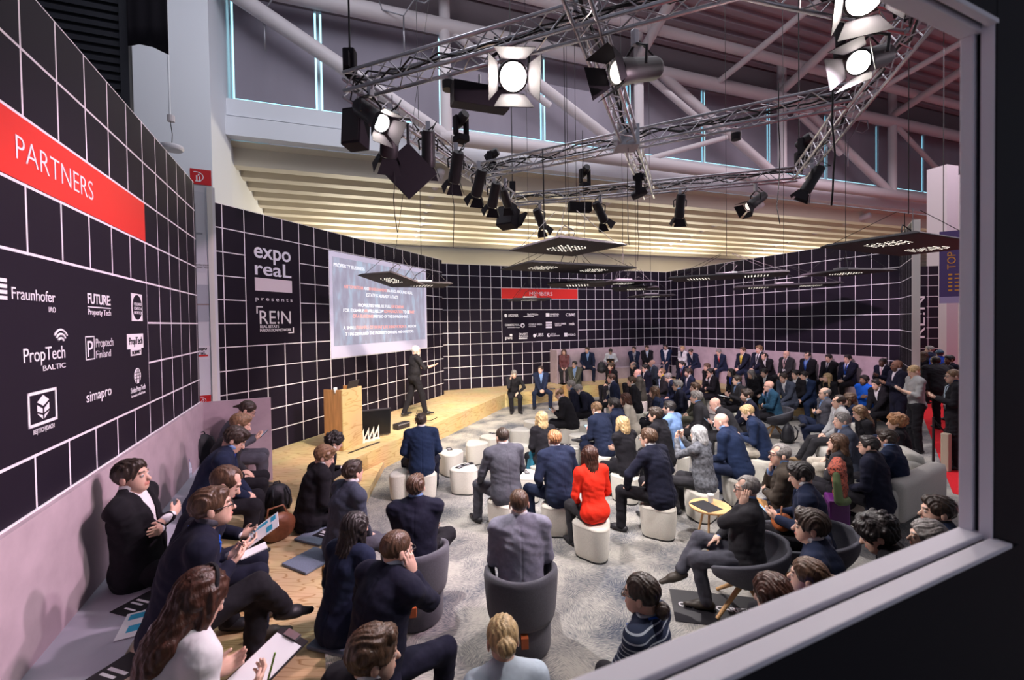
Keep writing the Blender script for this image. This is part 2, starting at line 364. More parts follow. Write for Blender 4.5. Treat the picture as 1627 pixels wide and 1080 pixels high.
l.new(rp.outputs[0], bb.inputs['Emission Color']); bb.inputs['Emission Strength'].default_value = .85; bb.inputs['Base Color'].default_value = (.12, .12, .14, 1)
M_slide = m
M_border = mat('slide_border', (.48, .44, .56), .8, emit=.78)
plate(scr, 'border', .03, .05, 9.97, 5.97, M_border, -.006); plate(scr, 'image', .25, .35, 9.7, 5.3, M_slide, -.010, -.006)
M_sw = mat('slide_white', (.95, .96, 1), .8, emit=.95); M_sr = mat('slide_red', (.95, .36, .28), .8, emit=.85); M_sky = mat('slide_sky', (.42, .62, .85), .8, emit=.62)
def slide_line(parts, c, r, wc, hc):
    tot = sum(len(t) for t, _ in parts); x = c
    for t, k in parts:
        ww = wc * len(t) / tot
        lettering(scr, t, x, r, ww * .97, hc, M_sr if k else M_sw, y=-.014, thin=.0); x += ww
slide_line([('PROPERTY BUSINESS', 0)], .34, .88, 2.67, .2)
slide_line([('AUTOMATION', 1), ('AND', 0), ('ENVIRONMENT', 1), ('IN AND AROUND REAL', 0)], 1.12, 2.03, 7.06, .19)
slide_line([('ESTATE IS ALREADY A FACT.', 0)], 3.05, 2.42, 3.4, .2)
slide_line([('PROPERTIES WILL BE FULL', 0), ('OF SCREENS', 1)], 2.27, 3.06, 4.7, .19)
slide_line([('FOR EXAMPLE', 0), ('VR', 1), ('WILL ALLOW', 0), ('COMMUNICATION', 1), ('TO BE', 0), ('PART', 1)], 1.02, 3.39, 7.3, .19)
slide_line([('OF A BUILDING', 1), ('INSTEAD OF THE ENVIRONMENT.', 0)], 1.80, 3.72, 5.8, .19)
slide_line([('A SMALL', 0), ('EXAMPLE OF WHAT LIKE INNOVATION IS', 1), ('AND HOW', 0)], .99, 4.40, 7.5, .19)
slide_line([('IT HAS DEVALUED THE PROPERTY OWNERS AND INVESTORS.', 0)], 1.12, 4.76, 7.25, .19)

# --- members wall (back)
s_ = on_wall('C', 'members_banner', 'red banner reading MEMBERS on the far back grid wall', 'banner', 6, 2)
plate(s_, 'board', 0, .03, 7.97, .97, M_red); lettering(s_, 'MEMBERS', 2.8, .68, 2.4, .36, thin=-.012)
s_ = on_wall('C', 'members_board', 'black board of small white member logos on the far back wall', 'sign', 6, 4)
plate(s_, 'board', .03, .03, 7.97, 2.97, M_black)
for t, c_, r_, w_, h_ in (('ARDENER', .62, .64, 1.0, .27), ('BuiltWithin', 2.56, .52, 1.1, .2), ('GWB IMMOBILIEN', 4.86, .50, 1.0, .15), ('REAL ESTATE', 4.86, .66, .95, .13), ('CBRE', 6.63, .63, 1.05, .28), ('COMMERZ REAL', .29, 1.47, 1.46, .18),
                          ('Commerzbank Gruppe', .55, 1.66, 1.2, .09), ('CORPUS SIREO', 2.67, 1.44, 1.37, .16), ('HOLDING', 2.67, 1.60, .7, .1), ('DREES & SOMMER', 5.44, 1.43, 1.2, .15), ('GROUP', 5.44, 1.58, .7, .12), ('mtk', 6.98, 1.50, .62, .28),
                          ('pwc', .30, 2.68, .7, .30), ('UBS', 3.47, 2.50, .70, .28), ('Union', 5.02, 2.38, .5, .15), ('Investment', 5.02, 2.54, .9, .15), ('WISAG', 6.80, 2.55, .86, .22), ('SMART', 1.66, 2.34, .9, .2), ('BUILDING', 1.66, 2.52, .9, .14)):
    lettering(s_, t, c_, r_, w_, h_, thin=.01)
plate(s_, 'emblem_plate', 4.47, .32, 4.82, .67, M_print, -.007); plate(s_, 'emblem_plate', 6.42, 2.25, 6.78, 2.6, M_print, -.007); plate(s_, 'emblem_plate', 1.64, 2.58, 2.5, 2.70, M_print, -.007)
for k in range(3): plate(s_, 'emblem_bar', 4.45, 1.15 + .22 * k, 5.1, 1.31 + .22 * k, M_print, -.007)
disc(s_, 'emblem_disc', 2.05, 1.44, .21, .21, M_print); disc(s_, 'emblem_disc', 2.05, 1.46, .1, .1, M_black, -.011, -.008); disc(s_, 'emblem_disc', 4.75, 2.42, .18, .18, M_print); disc(s_, 'emblem_disc', 4.80, 2.38, .09, .11, M_black, -.011, -.008)
disc(s_, 'emblem_disc', 3.25, 2.42, .14, .16, M_print); disc(s_, 'emblem_disc', .38, .52, .13, .16, M_print); plate(s_, 'emblem_bar', .30, .50, .46, .68, M_print, -.007)
plate(s_, 'emblem_bar', 2.15, .60, 3.2, .64, M_print, -.007); plate(s_, 'emblem_bar', .75, 2.22, 1.0, 2.42, M_print, -.007)

# --- stage, tiers and built-in benches
ZS = .45
stage_poly = [(-2.25, 10.33), (-.61, 14.95), (1.25, 15.95), (1.75, 17.30), wpt('C', 10.85, .02), wpt('C', .55, .02), wpt('B', 18.4, .02), wpt('B', -.4, .02), wpt('A', 10.5, .02), wpt('A', -5.5, .02), (-.75, .35), (-.95, 1.6), (-1.38, 3.0), (-2.28, 4.9), (-3.05, 8.0)]
stg = MB().prism(stage_poly, 0, ZS).build('stage_platform', M_ply); stg.data.materials.append(M_plyside)
for pl in stg.data.polygons:
    if abs(pl.normal.z) < .5: pl.material_index = 1
tag(stg, 'low pale plywood stage running along the left grid walls', 'stage')
st = MB().prism([(-2.77, 8.74), (-2.42, 6.2), (-1.80, 4.95), (-2.27, 4.93), (-3.02, 8.0)], 0, .15).build('wedge_step', M_ply)
tag(st, 'pointed plywood step in front of the stage edge', 'step')
def built_in_bench(k, c0, c1, label, z0, z1, depth=.48, end0=False, end1=False):
    (x, y), a = WALL[k]
    t = thing('bench', label, 'bench', (x, y, 0), a)
    MB().box((c0 * CELL, -depth, z0), (c1 * CELL, -.05, z1 - .03)).build('base', M_pink, t)
    MB().box((c0 * CELL, -depth - .01, z1 - .03), (c1 * CELL, -.05, z1)).build('seat', M_benchtop if k == 'A' else M_pink, t)
    MB().box((c0 * CELL, -.05, z0), (c1 * CELL, -.002, 1.75)).build('backrest', M_pink, t)
    if end0: MB().box((c0 * CELL - .04, -depth - .12, z0), (c0 * CELL, -.002, 1.75)).build('end_panel', M_pink, t)
    if end1: MB().box((c1 * CELL, -depth - .42, z0), (c1 * CELL + .04, -.002, 1.75)).build('end_panel', M_pink, t)
    return t
built_in_bench('A', -6.2, 10.0, 'long built-in bench with grey seat along the partners wall', ZS, .90, .50, end1=True)
tierC = [wpt('C', 10.9, .02), wpt('C', 24.6, .02), wpt('C', 23.2, 1.55), wpt('C', 11.2, 1.5)]
tierD = [wpt('D', .3, .02), wpt('D', 19.6, .02), wpt('D', 19.6, 1.45), wpt('D', 2.5, 1.5)]
tc_ = MB().prism(tierC, 0, ZS).build('tier_platform', M_ply); tc_.data.materials.append(M_plyside)
td_ = MB().prism(tierD, 0, ZS).build('tier_platform', M_ply); td_.data.materials.append(M_plyside)
for o_ in (tc_, td_):
    for pl in o_.data.polygons:
        if abs(pl.normal.z) < .5: pl.material_index = 1
tag(tc_, 'plywood tier below the members wall bench', 'platform'); tag(td_, 'plywood tier below the bench on the right-hand grid wall', 'platform')
built_in_bench('C', 10.95, 24.4, 'pink-grey bench under the members wall', ZS, .90, .46, end0=True)
built_in_bench('D', 1.3, 19.9, 'pink-grey bench along the right-hand grid wall', ZS, .90, .46)

# gap between the two left walls: white column with map sign, notices
gx, gy = -5.30, 7.35
gq = thing('notice_pillar', 'white pillar with hall map and notices in the gap between grid walls', 'pillar', (-5.42, 7.05, 0), math.radians(38))
MB().box((-.6, .0, 0), (.50, .5, 5.15)).build('shaft', M_white, gq); MB().box((.39, -.03, 0), (.46, 0, 5.15)).build('edge_strip', M_warmwhite, gq)
def pill(name, x0, z0, x1, z1, m, y=-.008): return MB().box((x0 + .14, y, z0), (x1 + .14, 0, z1)).build(name, m, gq)
pill('map_panel', -.42, 3.75, .22, 5.05, mat('map_panel', (.72, .74, .80), .5))
M_mapg = mat('map_grey', (.35, .37, .42), .6)
b = MB()
for k in range(6): b.box((.08, -.012, 3.98 + .15 * k), (.21, -.008, 4.08 + .15 * k))
b.box((.22, -.012, 3.9), (.235, -.008, 4.85)); b.box((.235, -.012, 4.36), (.32, -.008, 4.39)); b.build('map_drawing', M_mapg, gq)
lettering_par = gq
o_ = text('lettering', 'Conference\nCenter Nord', .042, mat('map_ink', (.05, .05, .06), .6), gq, (.19, -.012, 3.86), R90)
pill('grey_shape', -.42, 2.95, .24, 3.55, mat('notice_grey', (.50, .53, .60), .6)); pill('brown_rule', -.42, 3.22, .24, 3.24, mat('notice_brown', (.35, .26, .24), .6), -.011)
pill('show_notice', .04, 2.34, .23, 2.56, M_print); o_ = text('lettering', 'expo\nreaL', .07, M_black, gq, (.195, -.012, 2.49), R90, off=.002); pill('red_bar', .06, 2.385, .21, 2.41, M_red, -.013)
def hose_sign(par, x, z, w_, h_):
    MB().box((x, -.010, z), (x + w_, -.002, z + h_)).build('sign_face', mat('safety_red', (.55, .01, .015), .45), par)
    bq = MB(); cx, cz = x + w_ * .40, z + h_ * .5
    bq.box((cx - w_ * .16, -.014, cz - h_ * .32), (cx + w_ * .10, -.010, cz - h_ * .26)); bq.box((cx - w_ * .12, -.014, cz - h_ * .28), (cx - w_ * .06, -.010, cz + h_ * .08)); bq.box((cx + w_ * .02, -.014, cz - h_ * .28), (cx + w_ * .07, -.010, cz + h_ * .02))
    bq.tube([(cx - w_ * .12 + w_ * .34 * math.sin(a_) , -.013, cz + h_ * .30 * math.cos(a_)) for a_ in [math.radians(d_) for d_ in range(-20, 185, 15)]], w_ * .022, 6)
    bq.tube([(cx + w_ * .02 * math.sin(a_) + w_ * .0, -.013, cz + h_ * .08 + h_ * .10 * math.cos(a_)) for a_ in [math.radians(d_) for d_ in range(-90, 95, 20)]], w_ * .02, 6)
    bq.build('pictogram', M_print, par)
hose_sign(gq, .195, 1.58, .175, .17)

# --- exhibition hall around the stand
HA = math.radians(20); HU = Vector((math.cos(HA), math.sin(HA), 0)); HN = Vector((-math.sin(HA), math.cos(HA), 0))
def hp(s, D, z): return (HU * s + HN * D + Vector((0, 0, z)))
def hallbox(name, s0, s1, D0, D1, z0, z1, m): return MB().box((s0, D0, z0), (s1, D1, z1)).build(name, m, rz=HA)
M_blind = mat('window_blind', (.30, .27, .32), .85, var=.10, scale=.7, stretch=(1, 1, .2), spec=.1)
M_glow = mat('daylight_gap', (.45, .85, .95), .5, emit=1.6)
M_mull = mat('window_metal', (.42, .55, .62), .4, metal=.3)
struct(hallbox('wall_fascia', -4.0, 46, 16.5, 16.9, 8.95, 9.55, M_white)); struct(hallbox('wall_fascia_upper', -4.0, 46, 16.62, 16.9, 9.62, 10.15, M_white)); struct(hallbox('trim_3', -4.0, 46, 16.66, 16.9, 9.55, 9.62, mat('shadow_gap', (.16, .16, .18), .8)))
mull = [-3.75, -1.15] + [3.05 + 4.06 * i for i in range(10)]
for i in range(len(mull) - 1):
    wnd = thing('window_%d' % (i + 1), 'tall clerestory window with its grey blind drawn, number %d from the pier' % (i + 1), 'window', tuple(hp(mull[i], 16.7, 10.15)), HA); wnd['kind'] = 'structure'
    L_ = mull[i + 1] - mull[i]
    MB().box((.02, .10, 0), (L_ - .02, .12, 3.35)).build('pane', M_glow, wnd)
    MB().box((.115, .0, .07), (L_ - .115, .02, 3.35)).build('blind', M_blind, wnd)
    b = MB(); b.box((0, -.02, 0), (.05, .10, 3.35)); b.box((L_ - .05, -.02, 0), (L_, .10, 3.35)); b.box((0, -.02, -.02), (L_, .1, .03)); b.build('window_frame', M_mull, wnd)
struct(hallbox('wall_upper', -4, 46, 16.6, 17.0, 13.5, 15.5, mat('upper_wall', (.22, .18, .20), .8)))
# low soffit of corrugated sheet behind the clerestory
b = MB(); nr = 10
SOF = lambda yy: 8.95 - (yy - 17) * .105
for i in range(nr):
    y0 = 17.0 + i * .94; ys = (y0, y0 + .46, y0 + .52, y0 + .88, y0 + .94); dz = (0, 0, -.58, -.58, 0)
    for k in range(4):
        za, zb_ = SOF(ys[k]) + dz[k], SOF(ys[k + 1]) + dz[k + 1]
        b.add([(-4.2, ys[k], za), (60, ys[k], za), (60, ys[k + 1], zb_), (-4.2, ys[k + 1], zb_)], [(0, 3, 2, 1)])
struct(b.build('ceiling_soffit', mat('corrugated_sheet', (.66, .60, .50), .55, spec=.3), rz=HA))
struct(hallbox('wall_far', -6, 90, 26.6, 26.8, 0, 9.2, M_warmwhite)); struct(hallbox('trim_4', -6, 60, 26.4, 26.6, 7.35, 7.6, mat('grey_band', (.60, .57, .60), .7)))
for s in (3.0, 11.1, 19.2, 27.3):
    a_, c_ = hp(s, 17.0, 8.62), hp(s, 26.4, 7.65)
    tag(MB().tube([a_, c_], .16, 10).build('soffit_beam', M_steel, smooth=True), 'pale round beam under the corrugated soffit, %s window post' % {3.0: 'below the second', 11.1: 'below the fourth', 19.2: 'below the sixth', 27.3: 'below the eighth'}[s], 'beam', 'soffit beams')
# white pier on the left with its red sign
struct(MB().prism([(-13.5, 10.5), (-9.0, 13.1), (-9.4, 14.6), (-13, 14.6)], 0, 16).build('wall_pier', M_white))
struct(MB().prism([tuple(hp(-3.9, 16.55, 0))[:2], tuple(hp(-3.9, 24, 0))[:2], tuple(hp(-4.3, 24, 0))[:2], tuple(hp(-4.3, 16.55, 0))[:2]], 0, 16).build('wall_pier_side', M_white))
# roof
b = MB()
for i in range(60):
    y0 = -4 + i * .62; z_ = 15.2
    b.add([(-14, y0, z_), (50, y0, z_), (50, y0 + .36, z_), (-14, y0 + .36, z_)], [(0, 3, 2, 1)])
    b.add([(-14, y0 + .36, z_ - .2), (50, y0 + .36, z_ - .2), (50, y0 + .62, z_ - .2), (-14, y0 + .62, z_ - .2)], [(0, 3, 2, 1)])
    b.add([(-14, y0 + .36, z_), (50, y0 + .36, z_), (50, y0 + .36, z_ - .2), (-14, y0 + .36, z_ - .2)], [(0, 1, 2, 3)])
    b.add([(-14, y0 + .62, z_ - .2), (50, y0 + .62, z_ - .2), (50, y0 + .62, z_), (-14, y0 + .62, z_)], [(0, 1, 2, 3)])
struct(b.build('ceiling', mat('roof_sheet', (.40, .33, .37), .6, spec=.2), rz=HA))
# steel lattice girder in front of the clerestory
girder = thing('lattice_girder', 'big pale tubular steel girder running in front of the clerestory windows', 'girder', (0, 0, 0))
GD = 15.7
def gt(name, pts, r): return MB().tube([hp(*q) for q in pts], r, 14).build(name, M_steel, girder, smooth=True, sharp=60)
gt('bottom_chord', [(2.75, GD, 9.40), (44, GD, 9.40)], .25); gt('top_chord', [(-3.5, GD, 13.25), (44, GD, 13.25)], .27); gt('top_chord', [(-3.5, GD - 1.2, 14.1), (44, GD - 1.2, 14.1)], .2)
for s in (3.0, 11.0, 19.0, 27.0): gt('post', [(s, GD, 9.4), (s, GD, 14.9)], .20)
for s in (3.0, 11.0, 19.0, 27.0):
    gt('diagonal', [(s - 7.0, GD, 13.25), (s, GD, 9.4)], .20 if s > 3 else .24); gt('diagonal', [(s, GD, 13.25), (s + 4.0, GD, 11.1)], .13)
gt('diagonal', [(11.2, GD, 9.5), (15.6, GD, 11.0)], .11)
for s in (11.0, 19.0, 27.0): gt('strut', [(s, GD, 13.6), (s - 1.5, GD - 8, 15.0)], .19)
for s in (15.0, 23.0): gt('strut', [(s, GD, 13.25), (s + 1.0, GD - 9, 14.9)], .13)
# hose-reel sign on the pier, hanging lamp, dark louvre and drape at upper left
hs = thing('hose_reel_sign', 'square red hose reel sign high on the white pier', 'sign', (-9.45, 12.82, 6.98), math.atan2(2.6, 4.5))
hose_sign(hs, 0, 0, .50, .44)
lp = thing('pendant_lamp', 'round pale pendant lamp hanging on a cord before the white pier', 'lamp', (-7.76, 10.0, 6.87))
MB().lathe([(.10, .06), (.21, .05), (.225, .0), (.20, -.05), (.0, -.055)], 28).build('shade', mat('lamp_shade', (.74, .70, .74), .5), lp, smooth=True, sharp=50)
MB().tube([(0, 0, .05), (.02, 0, .3), (-.02, 0, .62)], .008, 6).build('cord', M_cable, lp); MB().lathe([(.0, .58), (.07, .58), (.07, .72), (.0, .72)], 12).build('ceiling_rose', M_steel, lp)
MB().tube([(-.02, 0, .7), (-.02, 0, 8.0)], .018, 6).build('conduit', M_white, lp)
lv = MB()
for k in range(36): lv.box((-4.2, -.02, 4.6 + k * .17), (-.14, .06, 4.70 + k * .17))
lv.box((-4.25, .06, 4.4), (0, .12, 12)); lv.box((-.14, -.05, 4.4), (0, .12, 12))
struct(lv.build('wall_louvre', mat('dark_louvre', (.013, .013, .020), .6), loc=(-7.86, 9.1, 0), rz=math.radians(22)))
dr = MB(); v_ = []; nx = 28
for j in range(9):
    for i in range(nx + 1):
        t_ = i / nx; zz = 8.42 + .10 * math.sin(t_ * 3.0 + .4) - .13 * t_ + j * .45
        v_.append((-7.72 + .80 * t_, 8.9 + .012 * math.sin(t_ * 17) , zz if j == 0 else 8.4 + j * .45))
f_ = [(j * (nx + 1) + i, j * (nx + 1) + i + 1, (j + 1) * (nx + 1) + i + 1, (j + 1) * (nx + 1) + i) for j in range(8) for i in range(nx)]
o_ = dr.add(v_, f_).build('black_drape', mat('black_cloth', (.014, .012, .016), .9, spec=.1), smooth=True)
md = o_.modifiers.new('thick', 'SOLIDIFY'); md.thickness = .02
tag(o_, 'black drape hanging down beside the dark louvre at upper left', 'drape')

# ------------------------------------------------------------------ observation window the view is taken through
WD = Vector((.9134, .4070, 0)).normalized(); WA = math.atan2(WD.y, WD.x); WJ = (1.0765, 1.089, 0)
wroot = thing('window_frame', 'pale grey aluminium frame of the observation window close to the viewer', 'window frame', WJ, WA)
wroot['kind'] = 'structure'
zb, zt, L0 = 2.342, 3.535, -2.4
def rail(name, boxes, m): 
    b = MB()
    for lo, hi in boxes: b.box(lo, hi)
    return b.build(name, m, wroot, bevel=.003)
# local: x along the window (0 = far jamb), y<0 towards the viewer, z up; a two-rail track runs round the opening
rail('sill', [((L0, -.040, zb - .05), (.02, .004, zb)), ((L0, -.088, zb - .014), (.012, -.052, zb - .003))], M_frame)
rail('sill_groove', [((L0, -.053, zb - .05), (.012, -.039, zb - .012))], M_dark)
rail('jamb', [((0, -.022, zb - .05), (.05, .004, zt + .05)), ((.003, -.058, zb - .05), (.05, -.032, zt + .05))], M_frame)
rail('jamb_groove', [((.014, -.033, zb - .05), (.05, -.021, zt + .05))], M_dark)
rail('head', [((L0, -.034, zt), (.02, .004, zt + .05)), ((L0, -.062, zt + .003), (.012, -.044, zt + .015))], M_frame)
rail('head_groove', [((L0, -.045, zt + .014), (.05, -.033, zt + .05))], M_dark)
for nm, lo, hi in (('wall_window_below', (L0, -.086, 0), (.05, .002, zb - .0141)), ('wall_window_side', (.05, -.060, 0), (3.2, .002, 4.6)), ('wall_window_above', (L0, -.060, zt + .015), (.05, .002, 4.6))):
    struct(MB().box(lo, hi).build(nm, M_dark, loc=WJ, rz=WA))
struct(MB().box((.25, -.08, 3.06), (3.0, -.06, 3.16)).build('trim_5', mat('dim_blue_trim', (.05, .07, .11), .5), loc=WJ, rz=WA))
struct(MB().box((.004, -.061, 0), (.06, -.056, 4.6)).build('trim_6', M_dark, loc=WJ, rz=WA))

# ------------------------------------------------------------------ furniture builders
def noise_mat(name, c, **k): return mat(name, c, **k)
M_pouf = mat('pouf_wool', (.70, .67, .60), .95, var=.08, scale=90, bump=.002, bscale=260, sheen=.2, spec=.1)
M_foot = mat('pouf_base', (.03, .03, .03), .8)
M_felt = mat('charcoal_felt', (.105, .105, .125), .95, var=.10, scale=80, bump=.002, bscale=250, sheen=.15, spec=.1)
M_felt2 = mat('grey_shell_felt', (.10, .10, .12), .95, var=.10, scale=80, bump=.002, bscale=250, spec=.1)
M_sofa = mat('sofa_wool', (.50, .48, .44), .95, var=.08, scale=90, bump=.002, bscale=260, sheen=.2, spec=.1)
M_ash = mat('ash_wood', (.62, .36, .16), .5, var=.2, scale=8, stretch=(1, 1, .15))
def loft(rings, closed=True):
    n = len(rings[0]); b = MB(); v = [p for r in rings for p in r]; f = []
    for i in range(len(rings) - 1):
        for k in range(n if closed else n - 1):
            f.append((i * n + k, i * n + (k + 1) % n, (i + 1) * n + (k + 1) % n, (i + 1) * n + k))
    return b, v, f, n
def tri_r(a, R, blunt=.24):
    """rounded triangle: radius at angle a"""
    return R * (1 - blunt * .5 + blunt * .5 * math.cos(3 * a)) / (1 - .0)
def pouf_ring(R, z, n=48): return [(tri_r(2 * math.pi * k / n, R) * math.cos(2 * math.pi * k / n), tri_r(2 * math.pi * k / n, R) * math.sin(2 * math.pi * k / n), z) for k in range(n)]
def make_pouf(loc, rz, label, group='white poufs of the audience'):
    t = thing('pouf', label, 'pouf', loc, rz, group)
    prof = [(.222, .022), (.232, .05), (.243, .15), (.252, .27), (.256, .36), (.255, .392), (.250, .408), (.236, .422), (.20, .430), (.10, .435), (.001, .436)]
    b, v, f, n = loft([pouf_ring(r, z) for r, z in prof]); b.add(v, f + [tuple(range(n))[::-1]]).build('upholstery', M_pouf, t, smooth=True, sharp=60)
    b, v, f, n = loft([pouf_ring(.2585, .392), pouf_ring(.2605, .398), pouf_ring(.2585, .404)]); b.add(v, f).build('piping', M_pouf, t, smooth=True)
    b, v, f, n = loft([pouf_ring(.222, 0), pouf_ring(.222, .022)]); b.add(v, f + [tuple(range(n))[::-1], tuple(range(n, 2 * n))]).build('base', M_foot, t)
    return t
POUF = None
def pouf(x, y, rz, label):
    global POUF
    if POUF is None: POUF = make_pouf((x, y, 0), rz, label); return POUF
    return copy_tree(POUF, (x, y, 0), rz, label)
def rot2(a): return Matrix.Rotation(a, 3, 'Z')
def tub_chair(x, y, rz, label, high=.74):
    """upholstered tub: drum base and a wrap-around back cushion; local +y is where the sitter looks"""
    t = thing('armchair', label, 'armchair', (x, y, 0), rz, 'charcoal tub armchairs')
    MB().lathe([(.235, 0), (.255, .03), (.26, .20), (.255, .36), (.235, .41), (.0, .415)], 40).build('seat_drum', M_felt, t, smooth=True, sharp=55)
    rin, rout = .230, .300; rings = []
    N = 40
    for i in range(N + 1):
        a = math.radians(-90 - 128 + 256 * i / N)       # opening towards +y
        e = abs(i / N - .5) * 2; top = high - .12 * max(0, e - .35) ** 1.3; bot = .29
        if e > .93: s_ = math.sqrt(max(0, 1 - ((e - .93) / .07) ** 2)) 
        else: s_ = 1
        mid = (rin + rout) / 2; hw = (rout - rin) / 2 * max(.25, s_)
        sec = []
        for q in range(12):
            ph = 2 * math.pi * q / 12; cx = math.copysign(abs(math.cos(ph)) ** .6, math.cos(ph)); cz = math.copysign(abs(math.sin(ph)) ** .45, math.sin(ph))
            zz = (top + bot) / 2 + cz * (top - bot) / 2; rr = mid + cx * hw + .035 * (zz - bot) / (top - bot)
            sec.append((rr * math.cos(a), rr * math.sin(a), zz))
        rings.append(sec)
    b, v, f, n = loft(rings); b.add(v, f + [tuple(range(n)), tuple(range(N * n, (N + 1) * n))[::-1]]).build('backrest', M_felt, t, smooth=True, sharp=70)
    tabm = mat('leather_tab', (.42, .10, .03), .5); MB().box((-.03, -.33, .20), (.03, -.25, .29)).build('tab', tabm, t, bevel=.004)
    return t
def swivel_chair(x, y, rz, label, m=None):
    t = thing('swivel_chair', label, 'chair', (x, y, 0), rz, 'shell chairs on wooden star legs')
    m = m or M_felt2
    # shell: seat pad and two wing panels that curve round the back
    NU, NV = 40, 12; rings = []
    for j in range(NV + 1):
        s_ = j / NV; ring = []
        for i in range(NU + 1):
            a = math.radians(-90 - 140 + 280 * i / NU); e = abs(i / NU - .5) * 2
            topz = .80 - .22 * e ** 2.2; z = .40 + (topz - .40) * s_; r = .20 + .135 * math.sin(min(1, s_ * 1.3) * math.pi / 2) + .03 * s_
            notch = .02 * math.exp(-((i / NU - .5) / .03) ** 2) * s_
            ring.append(((r - notch) * 1.05 * math.cos(a), (r - notch) * math.sin(a), z))
        rings.append(ring)
    b, v, f, n = loft(rings, closed=False); o = b.add(v, f).build('shell', m, t, smooth=True)
    md = o.modifiers.new('thick', 'SOLIDIFY'); md.thickness = .035; md.offset = 1
    MB().lathe([(.0, .37), (.19, .37), (.25, .40), (.29, .45), (.27, .48), (.0, .485)], 32).build('seat', m, t, smooth=True, sharp=60)
    MB().tube([(0, 0, .24), (0, 0, .38)], .028, 10).build('column', mat('chair_metal', (.5, .5, .5), .35, metal=.9), t)
    for k in range(4):
        a = math.radians(45 + 90 * k); MB().tube([(.05 * math.cos(a), .05 * math.sin(a), .30), (.36 * math.cos(a), .36 * math.sin(a), .012)], [.026, .017], 10).build('leg', M_ash, t, smooth=True, sharp=50)
    return t
def sofa(x, y, rz, label, L=1.5):
    t = thing('sofa', label, 'sofa', (x, y, 0), rz, 'pale wool sofas')
    def slab(name, x0, x1, y0, y1, z0, z1, r=.10):
        b = MB().box((x0, y0, z0), (x1, y1, z1)); o = b.build(name, M_sofa, t, bevel=r); 
        o.data.shade_smooth(); return o
    slab('seat', -L / 2, L / 2, -.42, .34, .16, .42, .07); slab('backrest', -L / 2 - .02, L / 2 + .02, -.56, -.34, .20, .80, .10)
    slab('armrest', -L / 2 - .12, -L / 2 + .10, -.50, .05, .20, .70, .10)
    for sx in (-1, 1):
        for sy in (-1, 1): MB().tube([(sx * (L / 2 - .1), sy * .28 - .05, .17), (sx * (L / 2 - .1), sy * .28 - .05, 0)], .02, 8).build('leg', M_blk, t)
    return t

# ------------------------------------------------------------------ lectern, monitor, awards, stage box
lc = thing('lectern', 'tall plywood lectern at the left end of the stage', 'lectern', (-3.44, 8.43, ZS), math.radians(73))
M_lecside = mat('lectern_veneer', (.50, .25, .10), .5, var=.22, scale=5, stretch=(5, 5, .5))
MB().box((0, .025, 0), (.025, .43, 1.17)).build('side_panel', M_lecside, lc); MB().box((.555, .025, 0), (.58, .43, 1.17)).build('side_panel', M_lecside, lc)
MB().box((0, 0, 0), (.58, .025, 1.17)).build('front_panel', M_plyside, lc); MB().box((.025, .025, 1.08), (.555, .43, 1.10)).build('top', M_ply, lc)
lp_ = thing('laptop', 'small black laptop standing open on the lectern', 'laptop', (-3.50, 8.76, ZS + 1.101), math.radians(-105))
MB().box((-.16, -.11, 0), (.16, .11, .015)).build('keyboard_base', M_blk, lp_)
MB().box((-.16, .0, 0), (.16, .012, .22), Matrix.Translation((0, .11, .012)) @ Matrix.Rotation(math.radians(-20), 4, 'X')).build('screen', M_blk, lp_)
for i_, (x_, y_) in enumerate(((-3.60, 8.50), (-3.44, 8.92))):
    g_ = MB().lathe([(.0, 0), (.03, 0), (.035, .11), (.031, .11), (.027, .01), (.0, .01)], 16).build('drinking_glass', mat('glass', (.8, .85, .9), .05, spec=.5), smooth=True, loc=(x_, y_, ZS + 1.101))
    tag(g_, ['clear drinking glass on the left of the lectern top', 'clear drinking glass on the right of the lectern top'][i_], 'glass', 'glasses on the lectern')
tv = thing('stage_monitor', 'black flat screen monitor standing on the stage beside the lectern', 'monitor', (-3.31, 9.42, ZS), math.radians(30))
TM = Matrix.Rotation(math.radians(10), 4, 'X')
MB().box((-.46, -.03, .04), (.46, .03, .62), TM).build('casing', M_blk, tv, bevel=.008); MB().box((-.44, -.034, .07), (.44, -.029, .60), TM).build('screen', mat('dark_screen', (.006, .006, .008), .3, spec=.3), tv)
MB().box((-.22, -.10, 0), (.22, .12, .03)).build('stand', M_blk, tv, bevel=.006)
for i_ in range(4):
    a_ = thing('award_trophy', ['left-hand clear triangular award beside the lectern base', 'second clear triangular award from the lectern', 'third clear triangular award from the lectern', 'clear triangular award nearest to the monitor'][i_], 'trophy', (*((-3.318, 8.990), (-3.247, 9.081), (-3.176, 9.174), (-3.119, 9.319))[i_], ZS), math.radians(20), 'row of triangular awards')
    b = MB(); h_ = .30; o3 = [(-.07, 0), (.07, 0), (.07, h_)]; i3 = [(-.02, .035), (.045, .035), (.045, .18)]
    for yy in (-.012, .012): b.add([(x, yy, z) for x, z in o3 + i3], [q if yy > 0 else q[::-1] for q in ((1, 0, 3, 4), (2, 1, 4, 5), (0, 2, 5, 3))])
    nn = 6
    b.f += [(0, 1, 7, 6), (1, 2, 8, 7), (2, 0, 6, 8), (4, 3, 9, 10), (5, 4, 10, 11), (3, 5, 11, 9)]
    b.build('frame', mat('acrylic', (.85, .82, .72), .15, spec=.6), a_); MB().box((-.085, -.03, -.0), (.085, .03, .02)).build('foot', mat('acrylic', (.8, .8, .8)), a_)
bx_ = thing('stage_box', 'black cable box on the stage floor right of the monitor', 'box', (-2.825, 10.243, ZS), math.radians(62))
MB().box((-.2, -.08, 0), (.2, .08, .13)).build('case', M_blk, bx_, bevel=.01); MB().box((-.18, -.09, .10), (.18, -.08, .12)).build('edge_strip', mat('grey_plastic', (.2, .2, .22)), bx_)
